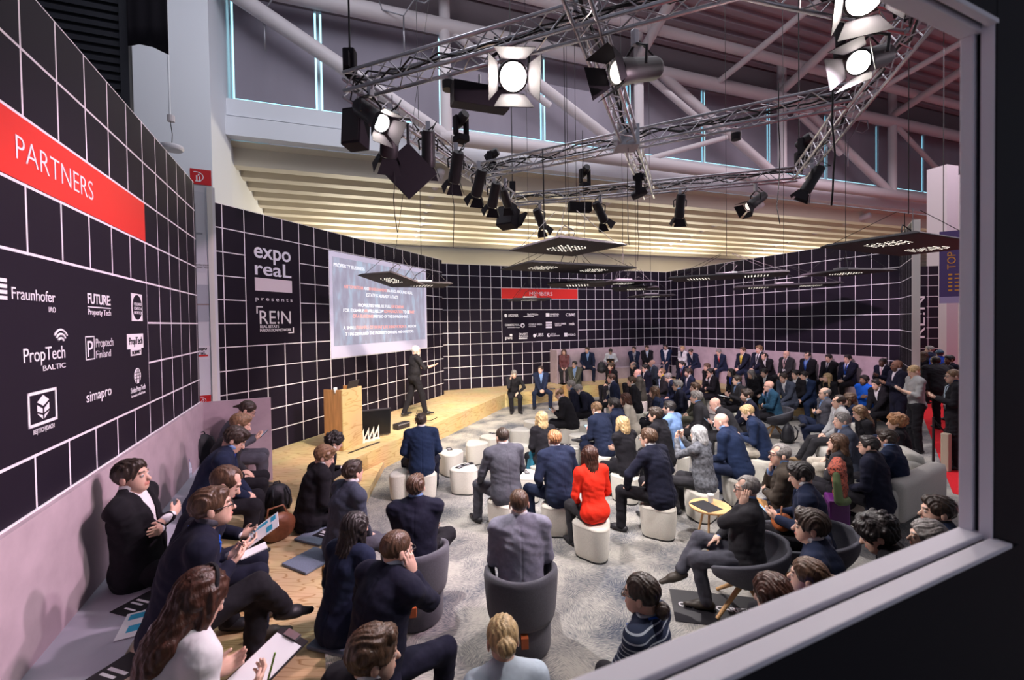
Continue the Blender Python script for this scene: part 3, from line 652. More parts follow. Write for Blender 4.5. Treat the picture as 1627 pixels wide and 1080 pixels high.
tag(MB().tube([(-2.52, 10.78, ZS + .13), (-2.5, 10.85, ZS + .28), (-2.62, 10.95, ZS + .26), (-2.7, 10.9, ZS + .02), (-2.3, 10.95, ZS + .012), (-2.2, 11.3, ZS + .012)], .008, 6).build('cable', M_cable, smooth=True), 'black cable looping out of the cable box on stage', 'cable')
tag(MB().box((-.42, -.02, 0), (.42, .02, .012)).build('cable_cover', M_blk, loc=(-3.125, 8.663, ZS + .001), rz=math.radians(66)), 'flat black cable strip on the stage edge before the lectern', 'cable strip')

# ------------------------------------------------------------------ lighting truss
ZT = 5.6
def truss(name, label, a, b_, h=.215, parent=None):
    """ladder of box truss between two plan points; chords, lacing"""
    a = Vector((*a, ZT)); b_ = Vector((*b_, ZT)); d = b_ - a; L = d.length; d.normalize(); s_ = Vector((-d.y, d.x, 0)); u = Vector((0, 0, 1))
    t = thing(name, label, 'truss', a, 0, 'lighting trusses'); 
    cs = [(-h / 2, 0), (h / 2, 0), (-h / 2, h), (h / 2, h)]
    for p, q in cs: MB().tube([s_ * p + u * q, d * L + s_ * p + u * q], .021, 8).build('chord', M_alu, t, smooth=True)
    lace = MB(); n = max(2, round(L / .21))
    for k in range(n):
        t0, t1 = L * k / n, L * (k + 1) / n
        for (p0, p1) in ((0, 1), (2, 3), (0, 2), (1, 3)):
            i, j = (p0, p1) if k % 2 == 0 else (p1, p0)
            lace.tube([d * t0 + s_ * cs[i][0] + u * cs[i][1], d * t1 + s_ * cs[j][0] + u * cs[j][1]], .0075, 5, cap=False)
    lace.build('lacing', M_alu, t)
    cab = MB(); r_ = random.Random(len(name) + int(L * 100)); 
    for k in range(3):
        pts = []; 
        for i in range(15): pts.append(d * (L * i / 14) + s_ * (r_.uniform(-.06, .06)) + u * (h * .55 + r_.uniform(-.08, .10)))
        cab.tube(pts, .012, 5)
    cab.build('cables', M_cable, t)
    return t
PT = {'L': (-2.0, 5.35), 'K': (-.17, 10.4), 'R': (5.53, 8.84), 'Q': (3.82, 4.25), 'U': (1.9, 3.72), 'X0': (.42, 3.60), 'X1': (2.9, 10.04), 'M0': (-.85, 8.45), 'M1': (4.25, 5.75), 'N': (1.68, 7.03)}
truss('truss', 'long near truss from the left corner lamps up past the bright lamp', PT['L'], PT['U']); truss('truss', 'left side truss carrying the row of stage spotlights', PT['L'], PT['K'])
truss('truss', 'far truss nearest to the corrugated soffit', PT['K'], PT['R']); truss('truss', 'right side truss rising to the lamp at upper right', PT['R'], PT['Q'])
truss('truss', 'steep diagonal truss crossing the middle of the rig', PT['X0'], PT['X1']); truss('truss', 'cross truss through the middle of the rig from left to right', PT['M0'], PT['M1'])
truss('truss', 'short near truss closing the rig at the top right', PT['U'], PT['Q'])
nd = MB().box((-.17, -.17, -.02), (.17, .17, .30)).build('truss_node', M_alu, loc=(1.68, 7.03, ZT - .02)); tag(nd, 'aluminium corner block where the two cross trusses meet', 'truss node')
for i_, (k_, nm_) in enumerate((('L', 'left corner'), ('K', 'far left corner'), ('R', 'far right corner'), ('Q', 'upper right corner'), ('X0', 'near crossing'))):
    h_ = thing('chain_hoist', 'black chain hoist hanging over the %s of the rig' % nm_, 'hoist', (*PT[k_], ZT + .235), 0, 'chain hoists')
    MB().box((-.07, -.06, .0), (.07, .06, .30)).build('motor', M_blkm, h_, bevel=.02); MB().tube([(0, 0, .3), (0, 0, 9.0)], .012, 6).build('chain', M_cable, h_); MB().box((-.03, -.13, .05), (.03, -.06, .22)).build('chain_bag', M_blkm, h_)

# ------------------------------------------------------------------ spotlights
def spotlight(loc, aim, label, glow=0.0, s=1.0, tint=(1.0, .90, .82)):
    """profile lantern hanging from its yoke: barrel, lens, barn doors, yoke, clamp"""
    d = (Vector(aim) - Vector(loc)); t = thing('spotlight', label, 'spotlight', loc, math.atan2(-d.x, d.y), 'rig spotlights')
    el = math.atan2(d.z, math.hypot(d.x, d.y)); T = Matrix.Rotation(el, 4, 'X')
    def along(prof, n=20): return MB().lathe(prof, n, T @ Matrix.Rotation(-math.pi / 2, 4, 'X') @ Matrix.Scale(s, 4))
    along([(.0, -.24), (.07, -.24), (.085, -.20), (.085, .06), (.092, .07), (.092, .19), (.08, .20), (.078, .185)], 20).build('barrel', M_blk, t, smooth=True, sharp=40)
    along([(.0, .186), (.076, .186), (.0, .188)]).build('lens', mat('lamp_lens_%d' % int(glow), tint, .2, emit=max(.4, glow)), t)
    bd = MB()
    for k in range(4):
        a = math.pi / 2 * k; R = T @ Matrix.Rotation(a, 4, 'Y')
        for (off) in (0, .003):
            v = [R @ Vector(p) * s for p in ((-.07, .20, .09 + off), (.07, .20, .09 + off), (.12, .34, .15 + off), (-.12, .34, .15 + off))]
            bd.add(v, [(0, 1, 2, 3)] if off else [(3, 2, 1, 0)])
    bd.build('barn_doors', M_blkm, t)
    y = MB(); y.tube([Vector((-.11, 0, 0)) * s, Vector((-.12, 0, .12)) * s, Vector((0, 0, .20)) * s, Vector((.12, 0, .12)) * s, Vector((.11, 0, 0)) * s], .012 * s, 6); y.build('yoke', M_blk, t)
    MB().box((-.03, -.03, .18 * s), (.03, .03, .40)).build('clamp', M_alu, t, bevel=.006)
    MB().tube([Vector((.02, 0, .2)) * s, Vector((.10, -.12, .32)) * s, Vector((.05, -.25, .2)) * s, T @ (Vector((0, -.24, 0)) * s)], .009, 5).build('cable', M_cable, t)
    return t
SPOTS = [
    ((-1.72, 5.22, 5.30), (1.2, 3.2, 2.6), 'blazing spotlight at the left corner of the rig', 160, 1.2),
    ((-1.62, 5.62, 5.22), (-3.2, 9.4, .5), 'black spotlight under the left corner, tilted down behind the glowing lamp', 1, 1.25),
    ((-1.28, 6.3, 5.30), (-2.0, 9.2, .4), 'first black spotlight right of the tilted square panel', 1, 1.1),
    ((-1.00, 7.05, 5.30), (-2.6, 11.0, .5), 'second spotlight along the left truss, lens lit yellow', 1.5, 1.1),
    ((-.72, 7.85, 5.30), (-2.6, 11.6, .5), 'third spotlight along the left truss pointing at the speaker', 1.5, 1.1),
    ((-.50, 8.60, 5.30), (-2.0, 12.4, .5), 'fourth spotlight along the left truss with open doors', 1.5, 1.1),
    ((-.30, 9.2, 5.42), (1.5, 16, 1), 'spotlight pointing straight down near the far left corner', 1, 1.0),
    ((.45, 10.2, 5.20), (2.6, 13.6, .8), 'black spotlight left on the far truss, tilted right', 1, 1.1),
    ((1.75, 9.75, 5.22), (4.6, 12.6, .8), 'black spotlight in the middle of the far truss', 1, 1.1),
    ((3.35, 9.35, 5.22), (3.6, 11.5, .8), 'black spotlight hanging straight on the right of the far truss', 1, 1.1),
    ((4.75, 9.0, 5.22), (2.8, 8.4, 3.9), 'black spotlight on the far truss pointing down to the left', 1, 1.1),
    ((5.30, 8.1, 5.35), (4.6, 8.6, 3.9), 'black spotlight under the right end of the far truss', 1, 1.1),
    ((1.18, 4.52, 5.38), (.1, 3.9, 4.95), 'big black spotlight with open barn doors above the middle', 2, 1.35),
    ((3.42, 4.35, 5.36), (2.2, 3.7, 4.8), 'lit spotlight on the right truss below the bright upper lamp', 90, 1.25),
    ((-.07, 4.62, 5.40), (.2, 1.2, 3.4), 'dazzling spotlight in the middle of the near truss', 200, 1.6),
    ((2.98, 3.95, 5.70), (1.6, 1.0, 3.2), 'dazzling spotlight at the very top right of the view', 200, 1.6),
]
for i, (l, a, lab, g, s_) in enumerate(SPOTS): spotlight(l, a, lab, g, s_)
def moving_head(loc, label, up=True):
    t = thing('moving_head', label, 'moving light', loc, random.uniform(0, 3), 'moving head lamps'); k = 1 if up else -1
    MB().box((-.10, -.10, 0), (.10, .10, .10 * k)).build('base', M_blkm, t, bevel=.012)
    for sx in (-1, 1): MB().box((sx * .10 - .025, -.05, .10 * k), (sx * .10 + .025, .05, .40 * k)).build('arm', M_blkm, t, bevel=.01)
    MB().lathe([(.0, -.14), (.07, -.14), (.085, -.05), (.085, .10), (.07, .15), (.0, .15)], 16, Matrix.Translation((0, 0, .36 * k)) @ Matrix.Rotation(1.2, 4, 'X')).build('head', M_blk, t, smooth=True, sharp=40)
    return t
moving_head((-.95, 7.35, ZT + .236), 'black moving head standing upright on the left truss'); moving_head((1.45, 9.95, ZT + .236), 'black moving head standing on the far truss near its middle')
moving_head((2.25, 8.45, ZT + .02), 'black moving head hanging by the steep diagonal truss', False); moving_head((5.38, 8.45, ZT + .236), 'black moving head at the far right corner of the rig')
moving_head((3.75, 5.1, ZT + .236), 'black moving head on the right truss behind the lit spotlight'); moving_head((-.55, 8.9, ZT + .236), 'small moving head upright beside the far left corner')
def speaker_box(loc, rz, tilt, w_, d_, h_, label):
    t = thing('loudspeaker', label, 'loudspeaker', loc, rz, 'hanging loudspeakers'); T = Matrix.Rotation(tilt, 4, 'X')
    MB().box((-w_ / 2, -d_ / 2, -h_ / 2), (w_ / 2, d_ / 2, h_ / 2), T).build('cabinet', M_blkm, t, bevel=.012); MB().box((-w_ / 2 + .02, d_ / 2, -h_ / 2 + .03), (w_ / 2 - .02, d_ / 2 + .008, h_ / 2 - .03), T).build('grille', mat('speaker_grille', (.03, .026, .03), .6), t)
    MB().tube([(0, 0, h_ / 2 - .02), (0, 0, h_ / 2 + .14)], .015, 6).build('bracket', M_alu, t)
speaker_box((-2.02, 5.55, 5.28), math.radians(168), .1, .26, .22, .46, 'black loudspeaker hanging at the left corner of the rig'); speaker_box((-.28, 10.2, 5.25), math.radians(150), .25, .42, .3, .46, 'black loudspeaker hanging below the far left corner')
speaker_box((-.02, 10.35, 5.22), math.radians(-60), -.5, .40, .06, .36, 'flat grey loudspeaker tilted at the far left corner'); speaker_box((1.3, 9.75, 5.35), math.radians(10), 0, .5, .2, .2, 'long black box under the far truss'); speaker_box((-.42, 4.9, 5.32), math.radians(20), .1, .62, .22, .22, 'long black box under the near truss left of the bright lamp')
fp = thing('reflector_panel', 'big black square panel hanging tilted under the left corner lamp', 'panel', (-1.45, 5.85, 4.86), math.radians(20))
MB().box((-.26, -.02, -.26), (.26, .02, .26), Matrix.Rotation(math.radians(45), 4, 'Y')).build('board', M_blkm, fp, bevel=.006); MB().tube([(0, 0, .36), (0, 0, .62)], .02, 6).build('bracket', M_blk, fp)
for i_, (l_, lab_) in enumerate((((-.78, 5.0, 5.46), 'small round camera dome under the near truss on the left'), ((-.42, 8.62, 5.40), 'small round sensor hanging from the cross truss at left'), ((3.15, 6.5, 5.46), 'small round sensor under the right half of the cross truss'))):
    t = thing('dome_sensor', lab_, 'sensor', l_, 0, 'dome sensors'); MB().lathe([(.0, 0), (.065, 0), (.07, .05), (.07, .09), (.0, .09)], 18).build('housing', M_blk, t, smooth=True, sharp=40); MB().lathe([(.0, .09), (.071, .09), (.071, .12), (.0, .125)], 18).build('cap', mat('sensor_cap', (.6, .6, .62)), t, smooth=True, sharp=40); MB().tube([(0, 0, .12), (0, 0, .2)], .01, 6).build('stem', M_blk, t)
# wire bridles and hanging cables
for i_, (x_, y_, lab_) in enumerate(((-1.62, 5.75, 'thin cable dropping from the left corner lamp to the hanging panel'), (-1.05, 7.0, 'thin cable dropping from the left truss beside the square panel'), (.40, 7.6, 'black cable hanging down through the middle of the rig'), (.98, 6.9, 'second black cable hanging near the middle of the rig'), (3.25, 5.6, 'black cable hanging down right of the cross truss'), (3.75, 5.35, 'long thick cable hanging below the right spotlight'), (2.35, 8.9, 'thin cable hanging from the end of the diagonal truss'), (1.70, 7.0, 'thin cable hanging from the truss node'))):
    r_ = random.Random(i_); z0 = 4.05 if i_ != 5 else 4.2
    pts = [(x_ + r_.uniform(-.004, .004) * k, y_ + r_.uniform(-.004, .004) * k, ZT + .2 - (ZT + .2 - z0) * k / 8) for k in range(9)]
    tag(MB().tube(pts, .011 if i_ in (2, 5) else .006, 6).build('hanging_cable', M_cable, smooth=True), lab_, 'cable', 'hanging rig cables')
for i_, (s_, D_, z_, lab_) in enumerate(((1.55, 15.2, 13.0, 'loose wire bridle hanging over the left hoist'), (-2.6, 15.8, 12.6, 'wire bridle hanging before the first window'), (22.5, 15.0, 11.4, 'wire bridle hanging at the right of the girder'), (30.0, 15.0, 10.0, 'wire bridle hanging over the far right truss'))):
    p = hp(s_, D_, z_); b = MB(); 
    b.tube([p + Vector((-.9, 0, .9)), p + Vector((-.7, 0, .2)), p, p + Vector((.35, 0, .5)), p + Vector((.6, 0, 1.0)), p + Vector((.95, 0, 1.0)), p + Vector((1.0, 0, .6)), p + Vector((.7, 0, .4)), p + Vector((.4, 0, .5))], .025, 6); b.tube([p, p + Vector((0, 0, -1.2))], .03, 6)
    tag(b.build('wire_bridle', mat('wire_rope', (.30, .29, .32), .4, metal=.6), smooth=True), lab_, 'rigging wire', 'wire bridles')
# ------------------------------------------------------------------ hanging perforated light panels
M_dots = mat('panel_led', (1.0, .93, .80), .4, emit=3.0)
M_panel = mat('panel_black', (.020, .016, .020), .6, spec=.3)
def panel(x, y, z, rz, n, label, tilt=0.0):
    t = thing('light_panel', label, 'light panel', (x, y, z), rz, 'perforated hanging panels'); t.rotation_euler = (tilt, 0, rz)
    L_, W_ = (.62 * n, .62)
    def rect(lx, ly, zz): return [(-lx, -ly, zz), (lx, -ly, zz), (lx, ly, zz), (-lx, ly, zz)]
    b, v, f, k = loft([rect(L_, W_, 0), rect(L_, W_, .012), rect(L_ - .07, W_ - .07, .05)]); b.add(v, f + [(3, 2, 1, 0), tuple(range(8, 12))]).build('board', M_panel, t)
    for q in range(n):
        cx = -L_ + .62 * (2 * q + 1); d_ = MB()
        for i in range(10):
            for j in range(10):
                if (i - 4.5) ** 2 + (j - 4.5) ** 2 > 19 or (i * 7 + j * 11 + q * 3 + i * j) % 5 == 0: continue
                px_, py_, r_ = cx + (i - 4.5) * .065, (j - 4.5) * .065, .015
                d_.add([(px_ + r_ * math.cos(a), py_ + r_ * math.sin(a), -.003) for a in [k * math.pi / 3 for k in range(6)]] , [(5, 4, 3, 2, 1, 0)])
        d_.build('light_dots', M_dots, t)
    for sx, sy in ((-1, -1), (1, -1), (1, 1), (-1, 1)): MB().tube([(sx * (L_ - .12), sy * (W_ - .12), .05), (sx * .12, sy * .1, .55)], .005, 5).build('wire', M_cable, t)
    MB().tube([(0, 0, .5), (0, 0, 14.96 - z)], .006, 6).build('cable', M_cable, t)
    MB().box((-.22, -.10, .05), (.22, .10, .12)).build('driver_box', mat('driver_grey', (.35, .34, .36), .4, metal=.5), t, bevel=.01)
    MB().tube([(.1, 0, .12), (.22, .06, .28), (.05, .1, .36), (-.12, .04, .25), (-.2, 0, .12)], .009, 6).build('flex', M_cable, t)
    return t

# ------------------------------------------------------------------ people: smooth solids meshed on a fine lattice
def nrm(v): v = np.asarray(v, float); return v / (np.linalg.norm(v) + 1e-9)
def frame3(x, y, z): return np.array([nrm(x), nrm(y), nrm(z)])
def rc(a, b, ra, rb, k=.03, fl=None, fs=1.0, sub=False): return dict(t='rc', a=np.array(a, float), b=np.array(b, float), ra=ra, rb=rb, k=k, fl=None if fl is None else nrm(fl), fs=fs, sub=sub)
def el(c, r, R=None, k=.04, sub=False): return dict(t='el', c=np.array(c, float), r=np.array(r, float), R=np.eye(3) if R is None else np.array(R), k=k, sub=sub)
def to(c, R, ma, mi, zs, k=.008, sx=1.0): return dict(t='to', c=np.array(c, float), R=np.array(R), ma=ma, mi=mi, zs=zs, k=k, sx=sx, sub=False)
def pl(c, n, k=.004): return dict(t='pl', c=np.array(c, float), n=nrm(n), k=k, sub=True)
def wd(o, R, s0, s1, w1, k=.004): return dict(t='wd', o=np.array(o, float), R=np.array(R), s0=s0, s1=s1, w1=w1, k=k, sub=True)
def bbox(p):
    if p['t'] == 'rc':
        m = max(p['ra'], p['rb']); return np.minimum(p['a'], p['b']) - m, np.maximum(p['a'], p['b']) + m
    if p['t'] == 'el': m = np.sqrt((p['R'] ** 2 * (p['r'] ** 2)[:, None]).sum(0)); return p['c'] - m, p['c'] + m
    if p['t'] == 'to': m = p['ma'] + p['mi'] * max(1, p['zs']); return p['c'] - m, p['c'] + m
    return None
def dist(p, P):
    t = p['t']
    if t == 'rc':
        ba = p['b'] - p['a']; pa = P - p['a']; h = np.clip(pa @ ba / (ba @ ba + 1e-9), 0, 1); v = pa - h[..., None] * ba
        if p['fl'] is not None: v = v + (v @ p['fl'])[..., None] * p['fl'] * (1 / p['fs'] - 1)
        d = np.sqrt((v * v).sum(-1)) - (p['ra'] + (p['rb'] - p['ra']) * h)
        return d * (p['fs'] if p['fl'] is not None else 1)
    if t == 'el':
        q = (P - p['c']) @ p['R'].T; a = q / p['r']; k0 = np.sqrt((a * a).sum(-1)); b = a / p['r']; k1 = np.sqrt((b * b).sum(-1)) + 1e-9
        return k0 * (k0 - 1) / k1
    if t == 'to':
        q = (P - p['c']) @ p['R'].T; a = np.sqrt((q[..., 0] / p['sx']) ** 2 + q[..., 1] ** 2) - p['ma']; return np.sqrt(a * a + (q[..., 2] / p['zs']) ** 2) - p['mi']
    if t == 'pl': return (P - p['c']) @ p['n']
    if t == 'wd':
        q = (P - p['o']) @ p['R'].T; w_ = np.clip((q[..., 2] - p['s0']) / (p['s1'] - p['s0']), -.2, 1.3) * p['w1']
        return np.maximum(np.abs(q[..., 0]) - w_, .02 - q[..., 1])
def comb(g, d, k, sub):
    if sub:
        h = np.maximum(k - np.abs(g + d), 0) / k; return np.maximum(g, -d) + h * h * k * .25
    h = np.maximum(k - np.abs(g - d), 0) / k; return np.minimum(g, d) - h * h * k * .25
def evalp(prims, P):
    g = np.full(P.shape[:-1], 9.0)
    for p in prims: g = comb(g, dist(p, P), p['k'], p['sub'])
    return g
EDG = [(0, 1), (2, 3), (4, 5), (6, 7), (0, 2), (1, 3), (4, 6), (5, 7), (0, 4), (1, 5), (2, 6), (3, 7)]
def mesh_sdf(name, prims, h, m, parent, mats=None, post=None, disp=None):
    bb = [bbox(p) for p in prims if not p['sub']]
    lo = np.min([b[0] for b in bb], 0) - 3 * h; hi = np.max([b[1] for b in bb], 0) + 3 * h
    n = np.ceil((hi - lo) / h).astype(int) + 1
    G = np.full(n, 1.0, np.float32); ax = [lo[i] + h * np.arange(n[i]) for i in range(3)]
    for p in prims:
        b = bbox(p)
        if b is None: i0, i1 = np.zeros(3, int), n
        else:
            mg = p['k'] + 3 * h; i0 = np.maximum(np.floor((b[0] - mg - lo) / h).astype(int), 0); i1 = np.minimum(np.ceil((b[1] + mg - lo) / h).astype(int) + 1, n)
            if (i1 <= i0).any(): continue
        P = np.stack(np.meshgrid(ax[0][i0[0]:i1[0]], ax[1][i0[1]:i1[1]], ax[2][i0[2]:i1[2]], indexing='ij'), -1)
        s = np.s_[i0[0]:i1[0], i0[1]:i1[1], i0[2]:i1[2]]
        G[s] = comb(G[s], dist(p, P).astype(np.float32), p['k'], p['sub'])
    S = G < 0
    c = S[:-1, :-1, :-1].astype(np.int8)
    for (i, j, k) in ((1, 0, 0), (0, 1, 0), (1, 1, 0), (0, 0, 1), (1, 0, 1), (0, 1, 1), (1, 1, 1)):
        c = c + S[i:n[0] - 1 + i, j:n[1] - 1 + j, k:n[2] - 1 + k]
    act = np.argwhere((c > 0) & (c < 8))
    if len(act) == 0: return None
    corner = np.array([(i & 1, (i >> 1) & 1, (i >> 2) & 1) for i in range(8)])
    V8 = np.stack([G[act[:, 0] + o[0], act[:, 1] + o[1], act[:, 2] + o[2]] for o in corner], 1)
    acc = np.zeros((len(act), 3)); cnt = np.zeros(len(act))
    for a, b in EDG:
        va, vb = V8[:, a], V8[:, b]; mk = (va < 0) != (vb < 0); t = np.where(mk, va / np.where(mk, va - vb, 1), 0)
        acc += np.where(mk[:, None], corner[a] + t[:, None] * (corner[b] - corner[a]), 0); cnt += mk
    V = lo + h * (act + acc / cnt[:, None])
    if disp is not None:
        gr = np.stack([V8[:, corner[:, i] == 1].mean(1) - V8[:, corner[:, i] == 0].mean(1) for i in range(3)], 1); gr /= np.linalg.norm(gr, axis=1, keepdims=True) + 1e-9
        V = V + gr * disp(V)[:, None]
    idx = np.full(n - 1, -1, np.int32); idx[act[:, 0], act[:, 1], act[:, 2]] = np.arange(len(act))
    F = []
    for d in range(3):
        e1, e2 = [(1, 2), (2, 0), (0, 1)][d]
        sl = [slice(1, n[i] - 1) for i in range(3)]; sl[d] = slice(0, n[d] - 1); sh = list(sl); sh[d] = slice(1, n[d])
        A = S[tuple(sl)]; B = S[tuple(sh)]; q = np.argwhere(A != B)
        if not len(q): continue
        off = np.ones(3, int); off[d] = 0; q = q + off; fl = S[q[:, 0], q[:, 1], q[:, 2]]
        def g(a, b):
            r = q.copy(); r[:, e1] -= a; r[:, e2] -= b; return idx[r[:, 0], r[:, 1], r[:, 2]]
        quad = np.stack([g(1, 1), g(0, 1), g(0, 0), g(1, 0)], 1); quad[~fl] = quad[~fl][:, ::-1]; F.append(quad)
    F = np.concatenate(F); F = F[(F >= 0).all(1)]
    me = bpy.data.meshes.new(name); me.vertices.add(len(V)); me.vertices.foreach_set('co', V.astype(np.float32).ravel())
    me.loops.add(len(F) * 4); me.loops.foreach_set('vertex_index', F.astype(np.int32).ravel()); me.polygons.add(len(F)); me.polygons.foreach_set('loop_start', np.arange(0, len(F) * 4, 4, dtype=np.int32))
    me.polygons.foreach_set('use_smooth', np.ones(len(F), bool)); me.update(calc_edges=True); me.validate()
    if post is not None:
        col = post(V); at = me.color_attributes.new('tint', 'FLOAT_COLOR', 'POINT'); at.data.foreach_set('color', np.concatenate([col, np.ones((len(V), 1))], 1).astype(np.float32).ravel())
    me.materials.append(m)
    o = bpy.data.objects.new(name, me); C.objects.link(o); o.parent = parent
    return o
def ik(a, t, l1, l2, pole):
    a = np.array(a, float); t = np.array(t, float); d = t - a; L = np.linalg.norm(d); mx = (l1 + l2) * .995
    if L > mx: t = a + d / L * mx; d = t - a; L = mx
    if L < abs(l1 - l2) + .02: L = abs(l1 - l2) + .02
    u = nrm(d); x = (l1 * l1 - l2 * l2 + L * L) / (2 * L); hh = math.sqrt(max(l1 * l1 - x * x, 0)); p = np.array(pole, float); p = nrm(p - u * (p @ u))
    return a + u * x + p * hh, t
def hand_prims(w, d, nrm_, S, side, curl=.5, mn=0.0):
    """palm, four unequal bent fingers and a thumb; d towards the fingers, nrm_ out of the palm"""
    d = nrm(d); n = nrm(np.array(nrm_) - d * (np.array(nrm_) @ d)); l = np.cross(d, n) * side   # l points to the thumb side
    w = np.array(w); P = [rc(w, w + d * .035 * S, .026 * S, .03 * S, .02, n, .62), el(w + d * .055 * S, np.array([.050, .040, .016]) * S, frame3(d, l, n), .02)]
    for i, (o, L) in enumerate(((.029, .070), (.010, .080), (-.010, .075), (-.028, .058))):
        b = w + d * (.092 - abs(o) * .15) * S + l * o * S; c1 = curl * (.8 + .1 * i); d1 = d * math.cos(c1) + n * math.sin(c1); d2 = d * math.cos(c1 * 2.3) + n * math.sin(c1 * 2.3)
        m = b + d1 * L * .52 * S; P += [rc(b - d * .012, m, max(.0092 * S, mn), max(.0084 * S, mn), .006), rc(m, m + d2 * L * .48 * S, max(.0084 * S, mn), max(.0070 * S, mn * .9), .004)]
    b = w + d * .025 * S + l * .025 * S; m = b + (d * .55 + l * .62 + n * .35) * .045 * S; P += [rc(b, m, max(.013 * S, mn), max(.0098 * S, mn), .012), rc(m, m + nrm(d * .9 + l * .1 + n * .45) * .032 * S, max(.0096 * S, mn), max(.008 * S, mn), .005)]
    return P
SKIN = {'f': (.70, .44, .34), 'l': (.74, .48, .38), 't': (.48, .27, .18), 'd': (.10, .05, .035), 'r': (.72, .42, .34), 'b': (.26, .14, .09)}
HAIRC = {'black': (.018, .014, .014), 'dark': (.035, .022, .016), 'brown': (.085, .045, .026), 'light': (.20, .115, .06), 'blond': (.50, .34, .17), 'grey': (.22, .20, .19), 'white': (.62, .60, .58), 'red': (.24, .085, .03), 'ginger': (.33, .16, .07), 'auburn': (.055, .02, .012), 'silver': (.42, .42, .43)}
CLOTH = {'black': (.014, .013, .017), 'navy': (.015, .021, .048), 'midnight': (.012, .013, .027), 'blue': (.014, .024, .062), 'grey': (.075, .075, .095), 'slate': (.055, .064, .095), 'charcoal': (.030, .029, .034), 'lilac': (.235, .235, .30), 'brown': (.050, .040, .032), 'white': (.72, .71, .74), 'lightblue': (.20, .32, .58), 'sky': (.42, .52, .72), 'red': (.80, .030, .012), 'pink': (.62, .42, .44), 'royal': (.02, .055, .36), 'lightgrey': (.34, .34, .35), 'tweed': (.13, .135, .155), 'teal': (.022, .070, .125), 'olive': (.075, .075, .058), 'jeans': (.05, .10, .20), 'cream': (.62, .58, .50), 'tan': (.30, .20, .11), 'wine': (.13, .016, .022), 'yellow': (.75, .55, .05), 'cobalt': (.01, .10, .55), 'beige': (.42, .38, .32), 'paleblue': (.50, .58, .68), 'magenta': (.5, .05, .2)}
def skin_mat():
    if 'skin' in MATS: return MATS['skin']
    m = bpy.data.materials.new('skin'); m.use_nodes = True; MATS['skin'] = m; n = m.node_tree.nodes; l = m.node_tree.links; b = n['Principled BSDF']; b.inputs['Roughness'].default_value = .5; b.inputs['Specular IOR Level'].default_value = .35
    a = n.new('ShaderNodeVertexColor'); a.layer_name = 'tint'; l.new(a.outputs[0], b.inputs['Base Color']); b.inputs['Subsurface Weight'].default_value = .06; b.inputs['Subsurface Radius'].default_value = (.012, .005, .003)
    return m
def cloth_mat(c, kind='suit'):
    col = CLOTH[c]
    if c == 'tweed': return mat('tweed_check', col, .9, var=.55, scale=26, bump=.018, bscale=8, spec=.1)
    if kind == 'suit': return mat('suit_' + c, col, .85, var=.12, scale=24, bump=.014, bscale=9, spec=.12, sheen=.02)
    if kind == 'shirt': return mat('shirt_' + c, col, .8, var=.04, scale=20, bump=.010, bscale=12, spec=.2)
    return mat(kind + '_' + c, col, .5, spec=.4)
def hair_mat(c): return mat('hair_' + c, HAIRC[c], .42, var=.45, scale=60, bump=.006, bscale=70, stretch=(1, 1, .25), spec=.5)
def stripes_mat(name, c1, c2, freq, axis=2):
    if name in MATS: return MATS[name]
    m = bpy.data.materials.new(name); m.use_nodes = True; MATS[name] = m; n = m.node_tree.nodes; l = m.node_tree.links; b = n['Principled BSDF']; b.inputs['Roughness'].default_value = .85
    tc = n.new('ShaderNodeTexCoord'); sp = n.new('ShaderNodeSeparateXYZ'); l.new(tc.outputs['Object'], sp.inputs[0]); k = n.new('ShaderNodeMath'); k.operation = 'MULTIPLY'; k.inputs[1].default_value = freq; l.new(sp.outputs[axis], k.inputs[0])
    f = n.new('ShaderNodeMath'); f.operation = 'FRACT'; l.new(k.outputs[0], f.inputs[0]); g = n.new('ShaderNodeMath'); g.operation = 'LESS_THAN'; g.inputs[1].default_value = .22; l.new(f.outputs[0], g.inputs[0])
    mx = n.new('ShaderNodeMix'); mx.data_type = 'RGBA'; mx.inputs[6].default_value = (*c1, 1); mx.inputs[7].default_value = (*c2, 1); l.new(g.outputs[0], mx.inputs[0]); l.new(mx.outputs[2], b.inputs['Base Color']); return m
def folds(seed, amp):
    r_ = random.Random(seed); p = [r_.uniform(0, 6) for _ in range(6)]
    def f(V):
        x, y, z = V[:, 0], V[:, 1], V[:, 2]
        a = np.sin(34 * z + 5 * np.sin(7 * x + p[0]) + 4 * np.sin(6 * y + p[1])) * np.sin(19 * x + 15 * z + 3 * np.sin(9 * y + p[2]))
        b = np.sin(58 * z + 26 * x + 22 * y + 3 * np.sin(12 * z + p[3]) + p[4]) * np.sin(14 * x - 11 * y + 9 * z + p[5])
        return amp * (.8 * a + .55 * b - .15)
    return f
NPERSON = 0
